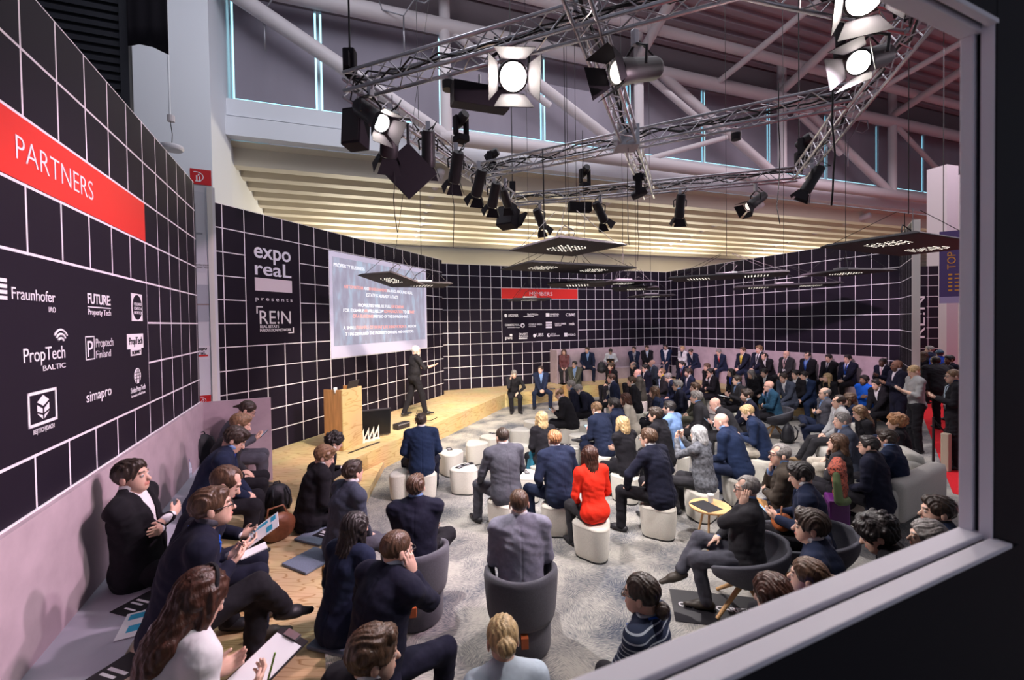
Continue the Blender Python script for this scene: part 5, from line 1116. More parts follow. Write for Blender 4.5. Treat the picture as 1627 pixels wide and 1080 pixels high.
PEOPLE = [
    # head x, head y, floor z, seat height, heading, seat kind, figure, phrase
    (-3.98, 6.38, 0.45, 0.455, -65, 'B', 'j=grey sh=white tr=grey hair=pony,dark gl=1 lean=24 hp=-32 arms=phone legs=sit shoe=brown', 'in grey suit bent over a phone beside the bench end panel'),
    (-3.43, 5.36, 0.45, 0.455, -62, 'B', 'j=charcoal sh=white tr=black hair=short,light lean=20 hp=-20 arms=lap', 'in charcoal suit, nearly hidden second from the bench end panel'),
    (-3.09, 4.73, 0.45, 0.455, -64, 'B', 'j=navy sh=lightblue t=royal tr=black hair=full,dark lean=24 hp=-35 arms=clasp legs=sit', 'in navy blazer with hands clasped, third from the bench end panel'),
    (-3.03, 3.41, 0.45, 0.455, -72, 'B', 'j=black sh=white tr=black hair=short,dark lean=-6 hy=-8 hp=6 arms=fold legs=stretch open=.085', 'in black suit with white collar leaning back on the partners wall'),
    (-2.29, 3.38, 0.45, 0.455, -60, 'B', 'j=midnight sh=white tr=midnight hair=recede,brown lean=22 hp=-30 arms=read legs=sit shoe=brown', 'in midnight suit looking down at a printed brochure'),
    (-2.02, 2.85, 0.45, 0.455, -52, 'B', 'j=midnight sh=grey tr=black hair=short,brown lan=cobalt gl=1 lean=16 hy=0 hp=4 arms=hold legs=cross', 'in dark suit and blue lanyard with a notepad on one knee'),
    (-1.47, 1.98, 0.45, 0.455, -30, 'B', 'f=1 sh=white slv=.6 tr=navy hair=long,auburn phones=1 lean=18 hp=-28 arms=read neck=round', 'in white top with black headband writing on a clipboard'),
    (-2.69, 6.29, 0.00, 0.480, -60, 'E', 'f=1 j=black sh=white tr=black hair=curly,black lean=22 hp=-20 arms=phone', 'in black, bent forward just below the lectern'),
    (-2.42, 5.36, 0.00, 0.480, -50, 'E', 'j=black sh=white tr=black hair=full,light lean=14 hp=-22 hy=-20 arms=lap fat=1.25 w=.98', 'in wide black jacket looking down on the stage edge'),
    (-1.83, 4.72, 0.00, 0.480, -42, 'E', 'j=slate sh=white tr=grey hair=short,dark lean=10 hy=12 arms=lap legs=stretch', 'in slate grey blazer on the stage edge behind the wedge step'),
    (-1.36, 3.54, 0.00, 0.480, -24, 'E', 'f=1 j=navy sh=navy tr=navy hair=long,black lean=14 hy=-8 hp=-8 arms=lap', 'in navy blazer with back turned on the stage edge cushion'),
    (-0.90, 3.08, 0.00, 0.480, -30, 'E', 'j=midnight sh=paleblue tr=midnight hair=crop,brown gl=1 lean=18 hy=-14 hp=-6 arms=cheek legs=wide s=1.06', 'in midnight suit resting cheek on hand, nearest on the stage edge'),
    (-0.73, 2.09, 0.00, 0.480, -34, 'E', 'j=black sh=white tr=black hair=full,brown lean=10 hy=-26 hp=-4 s=1.03', 'of whom only the head shows at the bottom edge'),
    (-1.09, 4.43, 0.00, 0.415, 8, 'A', 'j=midnight sh=lightblue tr=black hair=short,brown lean=10 hy=-4 hp=2 arms=fold legs=ankle w=1.04', 'in midnight suit with arms folded in the left tub armchair'),
    (-0.05, 3.98, 0.00, 0.415, 5, 'A', 'j=lilac sh=white tr=grey hair=crop,brown lean=6 hy=-2 arms=lap', 'in pale lilac grey jacket in the right tub armchair'),
    (-0.13, 2.36, 0.00, 0.435, 12, 'P', 'f=1 sh=paleblue tr=black hair=bun,blond lean=22 hp=-14 arms=phone', 'in pale blue top looking at a phone at the bottom edge'),
    (0.70, 2.67, 0.00, 0.435, 48, 'P', 'f=1 sh=blue pat=stripe slv=.55 neck=round tr=black skirt=1 hair=bun,dark lowbun=1 gl=1 lan=cobalt lean=6 hy=10 arms=clasp legs=stretch', 'in blue striped top with blue lanyard and black boots'),
    (-1.70, 7.34, 0.00, 0.435, 14, 'P', 'j=blue sh=white tr=midnight hair=short,dark lean=8 arms=lap legs=wide w=1.05', 'in royal blue suit alone on a pouf before the stage'),
    (-0.30, 6.16, 0.00, 0.435, 22, 'P', 'j=grey sh=white tr=grey hair=crop,dark lean=8 hy=10 arms=knees legs=wide w=1.06 s=1.06', 'in mid grey suit with creased back, centre left of the poufs'),
    (0.42, 6.08, 0.00, 0.435, 24, 'P', 'j=navy sh=white tr=navy hair=short,ginger lean=10 arms=lap legs=wide', 'in navy suit between the grey suit and the red blouse'),
    (0.81, 5.47, 0.00, 0.435, 16, 'P', 'f=1 sh=red tr=charcoal hair=long,auburn lean=10 arms=lap neck=round', 'in bright red blouse with back turned'),
    (1.69, 5.99, 0.00, 0.435, 40, 'P', 'j=midnight sh=white tr=black hair=short,brown gl=1 lean=14 hy=4 arms=rknee legs=wide s=1.07', 'in midnight suit, hand on knee, beside the red blouse'),
    (1.58, 7.11, 0.00, 0.435, 34, 'P', 'j=black sh=white tr=black hair=bob,blond f=1 w=1.0 lean=10 arms=fold bust=0', 'in black jacket with folded arms, right behind the red blouse'),
    (0.31, 7.63, 0.00, 0.435, 22, 'P', 'f=1 j=black sh=black tr=black hair=mid,blond lean=12 arms=lap hy=-4', 'in black cardigan with a teal coat on the lap'),
    (0.84, 10.18, 0.00, 0.435, 75, 'P', 'j=black sh=white tr=black hair=bald,light gl=1 lean=22 hp=-28 arms=phone', 'in black suit bent over a phone at the front poufs'),
    (1.37, 8.28, 0.00, 0.435, 38, 'P', 'j=navy sh=white tr=navy hair=short,light lean=18 hp=-18 arms=phone legs=ankle', 'in navy suit, leg crossed wide, tapping a phone'),
    (2.52, 6.39, 0.00, 0.435, 42, 'P', 'f=1 j=tweed sh=lightgrey tr=charcoal hair=bob,silver lean=6 arms=raise w=1.0 bust=0 fat=1.12', 'in long grey tweed coat raising both hands'),
    (2.26, 7.58, 0.00, 0.435, 52, 'P', 'j=black sh=black tr=black hair=full,dark lean=12 hy=6 arms=lap', 'in plain black jacket right behind the midnight suit'),
    (2.69, 8.16, 0.00, 0.435, 44, 'P', 'sh=lightblue tr=navy hair=short,black beard=dark lean=12 hy=8 arms=lap', 'in sky blue shirt without jacket among the dark suits'),
    (3.60, 9.21, 0.00, 0.435, 66, 'P', 'j=charcoal sh=lightblue t=navy tr=charcoal hair=full,grey lean=10 arms=lap', 'in charcoal suit behind the tweed coat'),
    (3.13, 7.00, 0.00, 0.435, 48, 'P', 'j=blue sh=lightblue tr=navy hair=none,grey lean=22 hp=-20 arms=clasp legs=wide s=1.08 skin=r', 'in bright blue suit bent forward beside the tweed coat'),
    (3.97, 7.83, 0.00, 0.435, 66, 'P', 'j=blue sh=navy tr=beige hair=short,blond lean=20 hp=-26 arms=phone', 'in blue jacket and beige trousers looking into a phone'),
    (3.05, 5.26, 0.00, 0.425, 66, 'W', 'j=brown sh=lightblue tr=charcoal hair=recede,grey gl=1 lean=4 hy=12 arms=chin legs=sit', 'in brown jacket with fingers at the mouth, rear shell chair'),
    (2.87, 4.58, 0.00, 0.425, 62, 'W', 'j=navy sh=white tr=black hair=full,black lean=8 hp=-16 arms=phone', 'in navy jacket reading a phone in the middle shell chair'),
    (2.17, 4.30, 0.00, 0.425, 66, 'W', 'j=charcoal sh=lightblue tr=grey hair=recede,grey gl=1 lean=-4 hy=6 arms=cheekl legs=cross shoe=brown s=.99', 'in charcoal jacket, legs crossed, cheek on hand, nearest shell chair'),
    (2.21, 3.41, 0.00, 0.435, 52, 'P', 'j=navy sh=white tr=black hair=full,dark lean=8 hy=10 arms=lap s=1.03', 'in navy jacket with white collar above the window sill'),
    (2.71, 3.39, 0.00, 0.435, 54, 'P', 'j=black sh=black tr=black hair=curly,black lean=24 hp=-25 hs=1.1 arms=lap', 'in black, mostly hidden, right of the sill-side navy jacket'),
    (3.41, 3.64, 0.00, 0.435, 60, 'P', 'j=navy sh=black tr=black hair=short,dark beard=dark lean=6 hy=6 arms=lap', 'in dark jacket, in profile beside the right window post'),
    (3.05, 3.34, 0.00, 0.435, 62, 'P', 'f=1 j=black sh=black tr=black hair=bob,grey lean=14 arms=lap', 'barely clearing the sill next to the window post'),
    (1.49, 2.66, 0.00, 0.435, 36, 'P', 'f=1 j=royal sh=royal tr=black hair=long,auburn lean=12 hp=-15 arms=lap', 'with royal blue shoulder, farthest left behind the sill'),
    (1.82, 2.83, 0.00, 0.435, 40, 'P', 'f=1 j=black sh=black tr=black hair=bun,brown lean=10 hy=10 arms=lap', 'in black, just right of the blue shoulder behind the sill'),
    (4.35, 6.13, 0.00, 0.350, 40, 'L', 'f=1 j=charcoal sh=black tr=black hair=mid,brown lean=4 hy=10 hp=6 arms=chin', 'in charcoal coat with hand at mouth beside the red patterned scarf'),
    (4.55, 5.83, 0.00, 0.350, 38, 'L', 'j=midnight sh=black tr=black hair=short,black gl=1 lean=6 hy=8 arms=lap', 'in midnight jacket and glasses, middle of the near sofa'),
    (5.05, 6.15, 0.00, 0.350, 40, 'L', 'j=navy sh=lightblue tr=black hair=full,dark lean=8 arms=head', 'in navy jacket holding the head, right end of near sofa'),
    (6.14, 7.29, 0.00, 0.350, 48, 'L', 'f=1 j=black sh=black tr=black hair=curly,ginger lean=8 hy=8 arms=lap hs=1.12', 'in black, upper right of the near sofa'),
    (4.99, 6.93, 0.00, 0.430, 70, 'O', 'j=slate sh=lightblue tr=beige hair=short,grey lean=6 hy=6 arms=lap legs=sit shoe=tan', 'in slate blue jacket with beige trousers, front of the far sofa'),
    (6.04, 8.47, 0.00, 0.430, 72, 'O', 'j=lightgrey sh=white tr=charcoal hair=recede,dark lean=0 arms=lap legs=stretch shoe=tan', 'in pale grey jacket leaning back on the far sofa'),
    (6.41, 9.41, 0.00, 0.430, 78, 'O', 'j=grey sh=lightblue tr=navy hair=bald,grey gl=1 lean=0 arms=fold legs=ankle', 'in grey jacket with arms folded on the far sofa'),
    (5.92, 7.79, 0.00, 0.430, 74, 'O', 'f=1 j=black sh=black tr=black hair=long,light lean=14 hp=-20 arms=lap', 'in black, looking down at the right of the far sofa'),
    (6.64, 9.02, 0.00, 0.430, 70, 'O', 'f=1 j=navy sh=navy tr=black hair=mid,brown lean=10 arms=lap', 'in navy, half hidden behind the pale grey jacket'),
    (8.34, 12.14, 0.00, 0.455, 100, 'T', 'f=1 j=black sh=black tr=black hair=long,blond lean=14 hy=-4 arms=lap', 'in black, back turned, beside the wine tie'),
    (7.81, 12.29, 0.00, 0.455, 105, 'T', 'j=blue sh=paleblue t=wine tr=blue hair=short,black lean=16 hp=-6 arms=clasp legs=wide open=.10 shoe=tan', 'in blue suit with wine tie on the tier edge'),
    (7.10, 12.07, 0.00, 0.455, 108, 'T', 'j=slate sh=white tr=slate hair=short,dark lean=20 hp=-6 arms=clasp shoe=brown', 'in slate suit leaning on the knees at the tier edge'),
    (8.56, 11.11, 0.00, 0.455, 98, 'T', 'sh=cobalt knit=1 tr=black hair=short,black beard=dark skin=b lean=4 hy=8 arms=fold', 'in cobalt blue sweater with folded arms'),
    (8.61, 10.20, 0.00, 0.000, 78, 'S', 'j=midnight sh=white tr=midnight hair=none,black gl=1 skin=b beard=dark lean=2 arms=hold s=1.06', 'standing in midnight suit with a phone at the wall end'),
    (8.21, 9.30, 0.00, 0.000, 74, 'S', 'sh=lightgrey slv=.35 neck=round tr=black hair=crop,blond lean=3 hp=-26 arms=standphone s=1.05', 'standing in grey T-shirt looking down at a phone'),
    (8.02, 8.26, 0.00, 0.000, 60, 'S', 'j=black sh=blue tr=black hair=crop,light lan=paleblue gl=1 lean=2 hy=10 arms=hold s=1.06', 'standing in black coat and blue shirt by the window post'),
    (9.61, 11.83, 0.45, 0.455, 100, 'B', 'j=midnight sh=white t=pink tr=black skin=d hair=crop,black lean=6 arms=hold s=0.93', 'in midnight suit with pink tie, right end of back bench'),
    (8.47, 10.60, 0.00, 0.455, 95, 'T', 'j=black sh=white tr=black hair=short,black lean=16 hp=-10 arms=clasp', 'in black suit half hidden behind the standing pair'),
    (4.72, 18.77, 0.45, 0.455, 168, 'B', 'j=navy sh=white t=grey tr=navy hair=short,dark lean=10 hy=-25 arms=clasp lan=white s=0.93', 'in navy suit with white lanyard left of the back corner'),
    (5.37, 19.12, 0.45, 0.455, 165, 'B', 'j=black sh=paleblue tr=black hair=short,brown lean=4 hy=-20 arms=lap s=0.94', 'in black jacket with pale blue shirt near the back corner'),
    (6.35, 19.62, 0.45, 0.455, 150, 'B', 'j=blue sh=white tr=navy hair=short,black beard=dark lean=-4 hy=-15 arms=lap legs=stretch open=.13 s=0.93', 'in blue jacket sprawling in the back corner of the bench'),
    (6.70, 18.58, 0.45, 0.455, 125, 'B', 'f=1 j=white sh=navy tr=black hair=bun,blond lean=4 arms=lap legs=cross s=0.93', 'in white jacket on the back bench'),
    (6.78, 17.84, 0.45, 0.455, 122, 'B', 'j=navy sh=white tr=navy hair=short,dark lean=30 hp=-25 arms=clasp s=0.93', 'in navy suit doubled forward beside the white jacket'),
    (7.39, 16.69, 0.45, 0.455, 112, 'B', 'j=navy sh=white t=red tr=navy hair=short,grey lean=18 hp=-20 arms=clasp s=0.93', 'in navy suit with red tie on the back bench'),
    (7.88, 15.86, 0.45, 0.455, 112, 'B', 'j=midnight sh=white t=yellow tr=navy hair=short,brown lan=yellow lean=4 arms=clasp s=1.02', 'in midnight suit with yellow lanyard on the back bench'),
    (8.15, 15.27, 0.45, 0.455, 112, 'B', 'j=midnight sh=white t=midnight tr=navy hair=short,light lan=white lean=2 arms=clasp s=1.12', 'in midnight suit and white lanyard, taller beside yellow lanyard'),
    (8.10, 14.87, 0.45, 0.455, 118, 'B', 'j=black sh=white tr=black hair=recede,dark lean=26 hp=-8 arms=clasp s=0.93', 'in black suit hunched forward on the back bench'),
    (8.54, 14.36, 0.45, 0.455, 108, 'B', 'j=charcoal sh=white t=black tr=charcoal hair=none,dark lan=pink lean=3 arms=lap s=0.98', 'in charcoal suit and dark tie sitting upright on back bench'),
    (8.82, 13.72, 0.45, 0.455, 108, 'B', 'j=black sh=lightblue tr=black hair=recede,black gl=1 lan=cobalt lean=3 hy=4 arms=lap s=0.98', 'in black jacket with cobalt lanyard and glasses on back bench'),
    (9.07, 13.13, 0.45, 0.455, 106, 'B', 'j=black sh=white t=navy tr=black hair=short,black lean=3 hy=4 arms=clasp s=0.94', 'in black suit, third from the right on the back bench'),
    (9.28, 12.65, 0.45, 0.455, 106, 'B', 'j=midnight sh=white t=navy tr=black hair=short,black lan=cobalt lean=3 arms=clasp s=0.96', 'in midnight suit with blue lanyard, second from bench right end'),
    (1.64, 17.50, 0.45, 0.455, 172, 'B', 'f=1 sh=wine pat=wine slv=.9 tr=charcoal hair=long,auburn lean=2 hy=-10 hp=8 arms=lap s=0.93', 'in wine striped blouse at the left end of members bench'),
    (2.62, 17.89, 0.45, 0.455, 170, 'B', 'j=navy sh=lightblue tr=navy hair=short,dark lean=6 hy=-25 arms=rknee legs=wide s=0.99', 'in navy suit and light blue shirt under the members board'),
    (3.62, 18.20, 0.45, 0.455, 165, 'B', 'f=1 sh=white tr=black hair=pony,dark lean=20 hp=-35 lan=sky arms=read s=0.93', 'in white blouse bent over a laptop on the members bench'),
    (1.92, 16.37, 0.00, 0.455, 160, 'T', 'j=olive sh=lightblue tr=olive hair=short,black gl=1 lan=sky lean=10 hy=-15 arms=clasp', 'in olive grey jacket with light blue lanyard on the tier edge'),
    (3.12, 15.63, 0.00, 0.435, 110, 'P', 'j=black sh=wine tr=black hair=short,brown lean=6 hy=-5 arms=lap', 'in black jacket over wine shirt below the white blouse'),
    (4.00, 16.04, 0.00, 0.435, 95, 'P', 'j=black sh=grey tr=black hair=bald,grey lean=12 hp=-10 arms=lap', 'in black jacket over grey shirt below the back corner'),
    (4.10, 14.85, 0.00, 0.435, 100, 'P', 'j=midnight sh=white tr=navy hair=short,black gl=1 lean=6 arms=fold', 'in midnight suit and glasses below the back corner'),
    (4.84, 16.56, 0.00, 0.435, 98, 'P', 'j=slate sh=sky tr=black hair=none,light lean=8 arms=lap skin=r', 'in slate jacket in front of the sprawling blue jacket'),
    (5.69, 15.85, 0.00, 0.455, 112, 'T', 'j=midnight sh=lightblue t=wine tr=black hair=short,black lean=14 arms=clasp', 'in dark suit and wine tie beneath the white jacket'),
    (5.02, 13.42, 0.00, 0.435, 92, 'P', 'j=navy sh=white tr=navy hair=full,dark beard=dark lean=4 arms=lap open=.10', 'in navy jacket and open white collar, mid audience'),
    (5.68, 13.40, 0.00, 0.435, 95, 'P', 'j=black sh=white tr=black hair=short,black gl=1 lean=10 arms=chin', 'in black jacket and glasses with chin on hand'),
    (6.19, 14.89, 0.00, 0.455, 104, 'T', 'j=black sh=black tr=black hair=short,brown lean=14 arms=lap', 'in black, half hidden behind the chin on hand listener'),
    (6.39, 13.61, 0.00, 0.455, 104, 'T', 'f=1 j=black sh=royal tr=black hair=bob,black lean=14 arms=lap', 'in black over royal blue below the red tie'),
    (6.88, 13.36, 0.00, 0.455, 104, 'T', 'f=1 j=black sh=black tr=black hair=mid,grey lean=20 hp=-15 arms=lap', 'in black, leaning forward below the yellow lanyard'),
    (7.20, 13.19, 0.00, 0.455, 104, 'T', 'j=black sh=white tr=black hair=short,black lean=18 hp=-8 arms=clasp', 'in black jacket, next to the left of the slate suit'),
    (7.67, 12.46, 0.00, 0.455, 104, 'T', 'j=black sh=white tr=black hair=short,black lean=8 arms=lap', 'in black, hidden behind the blue suit with wine tie'),
    (1.22, 11.27, 0.00, 0.435, 78, 'P', 'j=midnight sh=lightblue tr=black hair=short,grey lean=14 hp=-10 arms=lap', 'in midnight suit upright just behind the front poufs'),
    (1.40, 11.17, 0.00, 0.435, 86, 'P', 'j=midnight sh=white tr=black hair=short,grey lean=34 hp=-28 arms=clasp', 'in midnight suit folded far forward near the front'),
    (2.48, 12.44, 0.00, 0.435, 92, 'P', 'j=navy sh=white tr=black hair=short,brown lan=white lean=10 arms=lap', 'in navy jacket with white lanyard in the front rows'),
    (2.87, 11.71, 0.00, 0.435, 82, 'P', 'j=black sh=white tr=black hair=short,brown lean=8 arms=lap', 'in black suit and white collar in mid audience'),
    (3.49, 13.47, 0.00, 0.435, 84, 'P', 'j=olive sh=lightblue tr=olive hair=none,light gl=1 lean=6 arms=lap skin=r', 'in olive jacket and blue shirt, upright in mid audience'),
    (1.75, 8.57, 0.00, 0.435, 60, 'P', 'j=navy sh=blue tr=navy hair=full,black lean=14 arms=lap', 'in navy jacket just behind the navy phone tapper'),
    (2.17, 9.43, 0.00, 0.435, 68, 'P', 'f=1 sh=beige knit=1 tr=black hair=bob,auburn lean=14 arms=lap', 'in beige knit cardigan among the dark suits'),
    (3.04, 10.28, 0.00, 0.435, 74, 'P', 'f=1 j=navy sh=white tr=black hair=mid,brown lean=14 arms=knees', 'in navy blazer stretching both arms to the knees'),
    (4.25, 13.56, 0.00, 0.435, 88, 'P', 'j=charcoal sh=yellow tr=charcoal hair=recede,light lan=sky lean=8 arms=lap', 'in charcoal suit over yellow shirt'),
    (4.20, 12.78, 0.00, 0.435, 88, 'P', 'j=navy sh=white tr=navy hair=short,grey lean=22 hp=-24 arms=lap', 'in navy suit looking down right of the yellow shirt'),
    (3.80, 10.91, 0.00, 0.435, 82, 'P', 'j=midnight sh=lightblue tr=black hair=full,grey gl=1 lean=8 arms=lap', 'in midnight jacket and glasses left of the olive jacket'),
    (4.06, 10.45, 0.00, 0.435, 84, 'P', 'j=olive sh=white tr=olive hair=short,brown lean=6 arms=lap', 'in olive jacket right behind the charcoal suit'),
    (3.84, 8.86, 0.00, 0.435, 72, 'P', 'j=charcoal sh=white tr=charcoal hair=none,light lean=30 hp=-26 arms=phone skin=r', 'in charcoal suit hunched over a phone'),
    (5.61, 11.61, 0.00, 0.435, 88, 'P', 'j=charcoal sh=lightblue tr=black hair=short,dark lean=4 arms=hold legs=ankle', 'in charcoal jacket with papers on crossed leg'),
    (4.71, 9.33, 0.00, 0.435, 80, 'P', 'j=midnight sh=paleblue t=wine tr=charcoal hair=full,dark beard=dark lean=8 arms=clasp', 'in midnight suit and wine tie behind the beige trousers'),
    (5.92, 10.67, 0.00, 0.425, 84, 'W', 'j=teal sh=lightblue tr=black hair=none,grey gl=1 lean=10 arms=chin skin=r', 'in teal jacket with hand at mouth in a shell chair'),
    (-0.27, 13.98, 0.00, 0.455, -172, 'T', 'sh=black tr=black hair=short,grey lean=22 hp=-14 hr=.2 arms=cheek', 'in black shirt, chin on hand, on the stage corner'),
    (0.60, 14.83, 0.00, 0.455, -176, 'T', 'j=navy sh=lightblue tr=navy hair=crop,dark lean=10 hy=-30 arms=clasp legs=wide', 'in navy suit with hands clasped on the stage end'),
    (-2.77, 11.58, 0.45, 0.000, -58, 'G', 'sh=black slv=.28 tr=black hair=crop,white beard=white lean=4 hy=6 arms=present legs=stride s=1.05 fat=1.2 w=1.12 skin=r', 'standing on stage in black polo shirt, hands spread'),
    (13.77, 15.00, 0.00, 0.000, 20, 'S', 'j=navy sh=white tr=black hair=short,grey lean=3 hy=30 s=1.05', 'in navy jacket standing in the aisle beyond the wall end'),
    (13.17, 14.00, 0.00, 0.000, -20, 'S', 'j=royal sh=navy tr=black hair=short,dark cap=teal lean=10 s=1.02', 'in royal blue jacket and teal cap in the aisle'),
    (10.71, 11.50, 0.00, 0.000, -25, 'S', 'j=charcoal sh=black tr=black hair=short,dark lean=34 hp=-10 s=1.1 w=1.15', 'in charcoal coat bending away in the aisle'),
    (11.55, 12.00, 0.00, 0.000, 80, 'S', 'j=midnight sh=pink tr=black hair=short,black beard=dark skin=b lean=2 s=1.02', 'in midnight jacket facing left in the aisle'),
    (13.13, 14.50, 0.00, 0.000, -60, 'S', 'f=1 j=black sh=black tr=black hair=long,brown lean=2', 'in black, glimpsed beside the white wall end in the aisle'),
]
# ------------------------------------------------------------------ the audience and the seats below them
SEATED = {}
for (hx, hy, fz, sh, hd, seat, spec, phrase) in PEOPLE:
    g = None
    root, W_, J = person(hx, hy, fz, sh, math.radians(hd), 'person ' + phrase, spec)
    SEATED[phrase] = (root, W_, J)
    b = root.location; rz = math.radians(hd); fwd = Vector((-math.sin(rz), math.cos(rz), 0))
    if seat == 'P': pouf(b.x + fwd.x * .03, b.y + fwd.y * .03, rz + random.uniform(0, 2), 'white pouf under person ' + phrase)
    if seat == 'A': tub_chair(b.x, b.y, rz, 'charcoal tub armchair under person ' + phrase)
    if seat == 'W': swivel_chair(b.x + fwd.x * .0, b.y + fwd.y * .0, rz, 'dark shell chair under person ' + phrase).scale = (1, 1, .89)

# ------------------------------------------------------------------ hanging panels over the audience
panel(.68, 6.62, 3.95, math.radians(33), 1, 'single perforated panel hanging highest in the middle'); panel(.97, 9.0, 3.92, math.radians(28), 2, 'double perforated panel hanging just below the highest one')
panel(6.05, 6.95, 3.95, math.radians(27), 2, 'double perforated panel hanging nearest to the window post'); panel(-2.55, 8.75, 3.72, math.radians(-30), 1, 'single panel hanging in front of the projected slide', -.2).scale = (.72, .72, 1); panel(-2.35, 10.5, 3.76, math.radians(20), 1, 'single panel hanging at the right edge of the slide')
panel(.25, 14.2, 3.555, math.radians(8), 1, 'panel hanging edge-on before the red MEMBERS banner'); panel(2.75, 12.0, 3.86, math.radians(14), 1, 'panel hanging right of the double panel before the back wall'); panel(3.2, 12.4, 3.72, math.radians(-20), 1, 'panel hanging low before the far end of the back wall')
panel(4.3, 14.8, 3.64, math.radians(5), 1, 'lowest small panel hanging before the back corner'); panel(4.85, 10.5, 3.84, math.radians(-27), 2, 'double panel hanging before the left of the right-hand wall'); panel(7.2, 12.2, 3.72, math.radians(-24), 2, 'double panel hanging lower before the right-hand wall')
panel(7.0, 9.6, 3.80, math.radians(12), 1, 'single panel hanging below the one nearest the window post'); panel(1.25, 9.9, 3.66, math.radians(-10), 1, 'panel hanging below the double panel in the middle')

# ------------------------------------------------------------------ empty poufs in front of the stage
EMPTY = [(-2.01, 7.31, 0.0, 'empty white pouf half hidden left of the royal blue suit'), (-1.39, 8.39, 0.7, 'empty white pouf with a black leaflet right of the royal blue suit'), (-1.01, 7.49, 1.4, 'empty white pouf with two leaflets left of the mid grey suit'), (-0.98, 9.03, 2.1, 'tall-looking empty pouf behind the leaflet pouf'), (-0.70, 9.51, 2.8, 'empty white pouf just left of the mid grey suit'), (-0.07, 10.09, 3.5, 'empty white pouf farthest forward, nearest the stage corner'), (-0.13, 8.79, 4.2, 'empty white pouf between grey suit and black cardigan'), (0.25, 10.91, 4.9, 'empty white pouf behind the black cardigan'), (0.03, 7.10, 5.6, 'empty white pouf with a phone right of the mid grey suit'), (0.85, 8.60, 6.3, 'empty white pouf with papers behind the red blouse'), (1.22, 9.50, 7.0, 'empty white pouf before the navy phone tapper'), (1.45, 10.55, 7.7, 'empty white pouf behind the bent black suit'), (1.34, 8.71, 8.4, 'empty white pouf between red blouse and navy phone tapper'), (3.38, 11.66, 9.1, 'empty white pouf glimpsed in the middle of the crowd')]
for x, y, rz, lab in EMPTY: pouf(x, y, rz, lab)

# ------------------------------------------------------------------ sofas, low table, bags
def mean_root(keys): 
    r = [SEATED[k][0].location for k in keys]; return sum((v.x for v in r)) / len(r), sum((v.y for v in r)) / len(r)
def key(sub): return [k for k in SEATED if sub in k][0]
so_ = sofa(5.22, 6.50, math.radians(31), 'curved pale sofa with its rounded back to the viewer, nearest the window', 1.55); so_.scale = (1, 1, .90)
fx_, fy_ = mean_root([key('front of the far sofa'), key('leaning back on the far sofa'), key('looking down at the right of the far sofa')]); sofa(fx_ + .05, fy_ + .1, math.radians(72), 'pale sofa further back behind the black backpack', 2.3)
M_leaflet = mat('leaflet_black', (.015, .014, .018), .5); M_paper = mat('paper_white', (.78, .79, .82), .6); M_cyan = mat('print_cyan', (.03, .35, .55), .5); M_scr = mat('phone_screen', (.35, .55, .75), .2, emit=.5)
def sheet(x, y, z, rz, w_, l_, m, label, cat='leaflet', name='leaflet', marks=None, group=None):
    t = thing(name, label, cat, (x, y, z), rz, group); MB().box((-w_ / 2, -l_ / 2, 0), (w_ / 2, l_ / 2, .003)).build('sheet', m, t)
    if marks: 
        b = MB()
        for (a0, b0, a1, b1) in marks: b.box((a0 * w_, b0 * l_, .003), (a1 * w_, b1 * l_, .0042))
        b.build('print', M_print if m is M_leaflet else M_cyan, t)
    return t
MK = [(-.35, .05, .35, .12), (-.35, -.08, .2, -.02), (-.2, -.3, .3, -.25)]
for (x, y, z, rz, w_, l_, lab) in [(-1.44, 8.53, 0.437, 0.3, 0.10, 0.21, 'black leaflet on the pouf right of the royal blue suit'), (-1.07, 7.47, 0.437, -0.5, 0.10, 0.21, 'left black leaflet on the pouf beside the grey suit'), (-0.97, 7.58, 0.441, -0.9, 0.10, 0.21, 'right black leaflet on the pouf beside the grey suit'), (0.03, 7.14, 0.437, 0.4, 0.08, 0.15, 'dark phone-sized leaflet on the pouf behind the grey suit'), (0.82, 8.71, 0.437, 1.2, 0.10, 0.21, 'black leaflet on the pouf behind the red blouse'), (-0.69, 9.70, 0.437, 0.9, 0.10, 0.15, 'dark leaflet on the pouf left of the mid grey suit'), (-2.75, 3.13, 0.903, -0.3, 0.20, 0.26, 'black leaflet with white print on the grey bench'), (-2.35, 2.48, 0.903, -0.3, 0.21, 0.30, 'black leaflet at the bottom left corner of the bench'), (-2.30, 5.06, 0.479, -0.4, 0.17, 0.21, 'black leaflet on the rear cushion of the stage edge'), (-1.37, 3.40, 0.479, -0.3, 0.15, 0.21, 'black leaflet on the front cushion of the stage edge'), (1.07, 15.93, 0.456, 0.2, 0.18, 0.22, 'leaflet lying on the tier beside the seated pair')]: sheet(x, y, z, rz, w_, l_, M_leaflet, lab, marks=MK, group='black leaflets')
for (x, y, z, rz, lab) in [(-2.35, 5.04, 0.451, -0.4, 'grey-blue cushion behind the slate blazer on the stage edge'), (-2.20, 4.50, 0.451, -0.5, 'grey-blue cushion left of the navy blazer'), (-1.41, 3.39, 0.451, -0.3, 'grey-blue cushion in front of the navy blazer hem')]:
    t = thing('seat_cushion', lab, 'cushion', (x, y, z), rz, 'felt cushions on the stage edge'); MB().box((-.19, -.19, 0), (.19, .19, .028)).build('pad', mat('pad_felt', (.17, .21, .28), .95, var=.1, scale=70), t, bevel=.012)
sheet(-2.563, 2.926, .905, .5, .22, .30, M_paper, 'white and blue brochure lying on the grey bench', 'brochure', 'brochure', [(-.4, .2, .4, .42), (-.3, -.3, .1, -.05)])
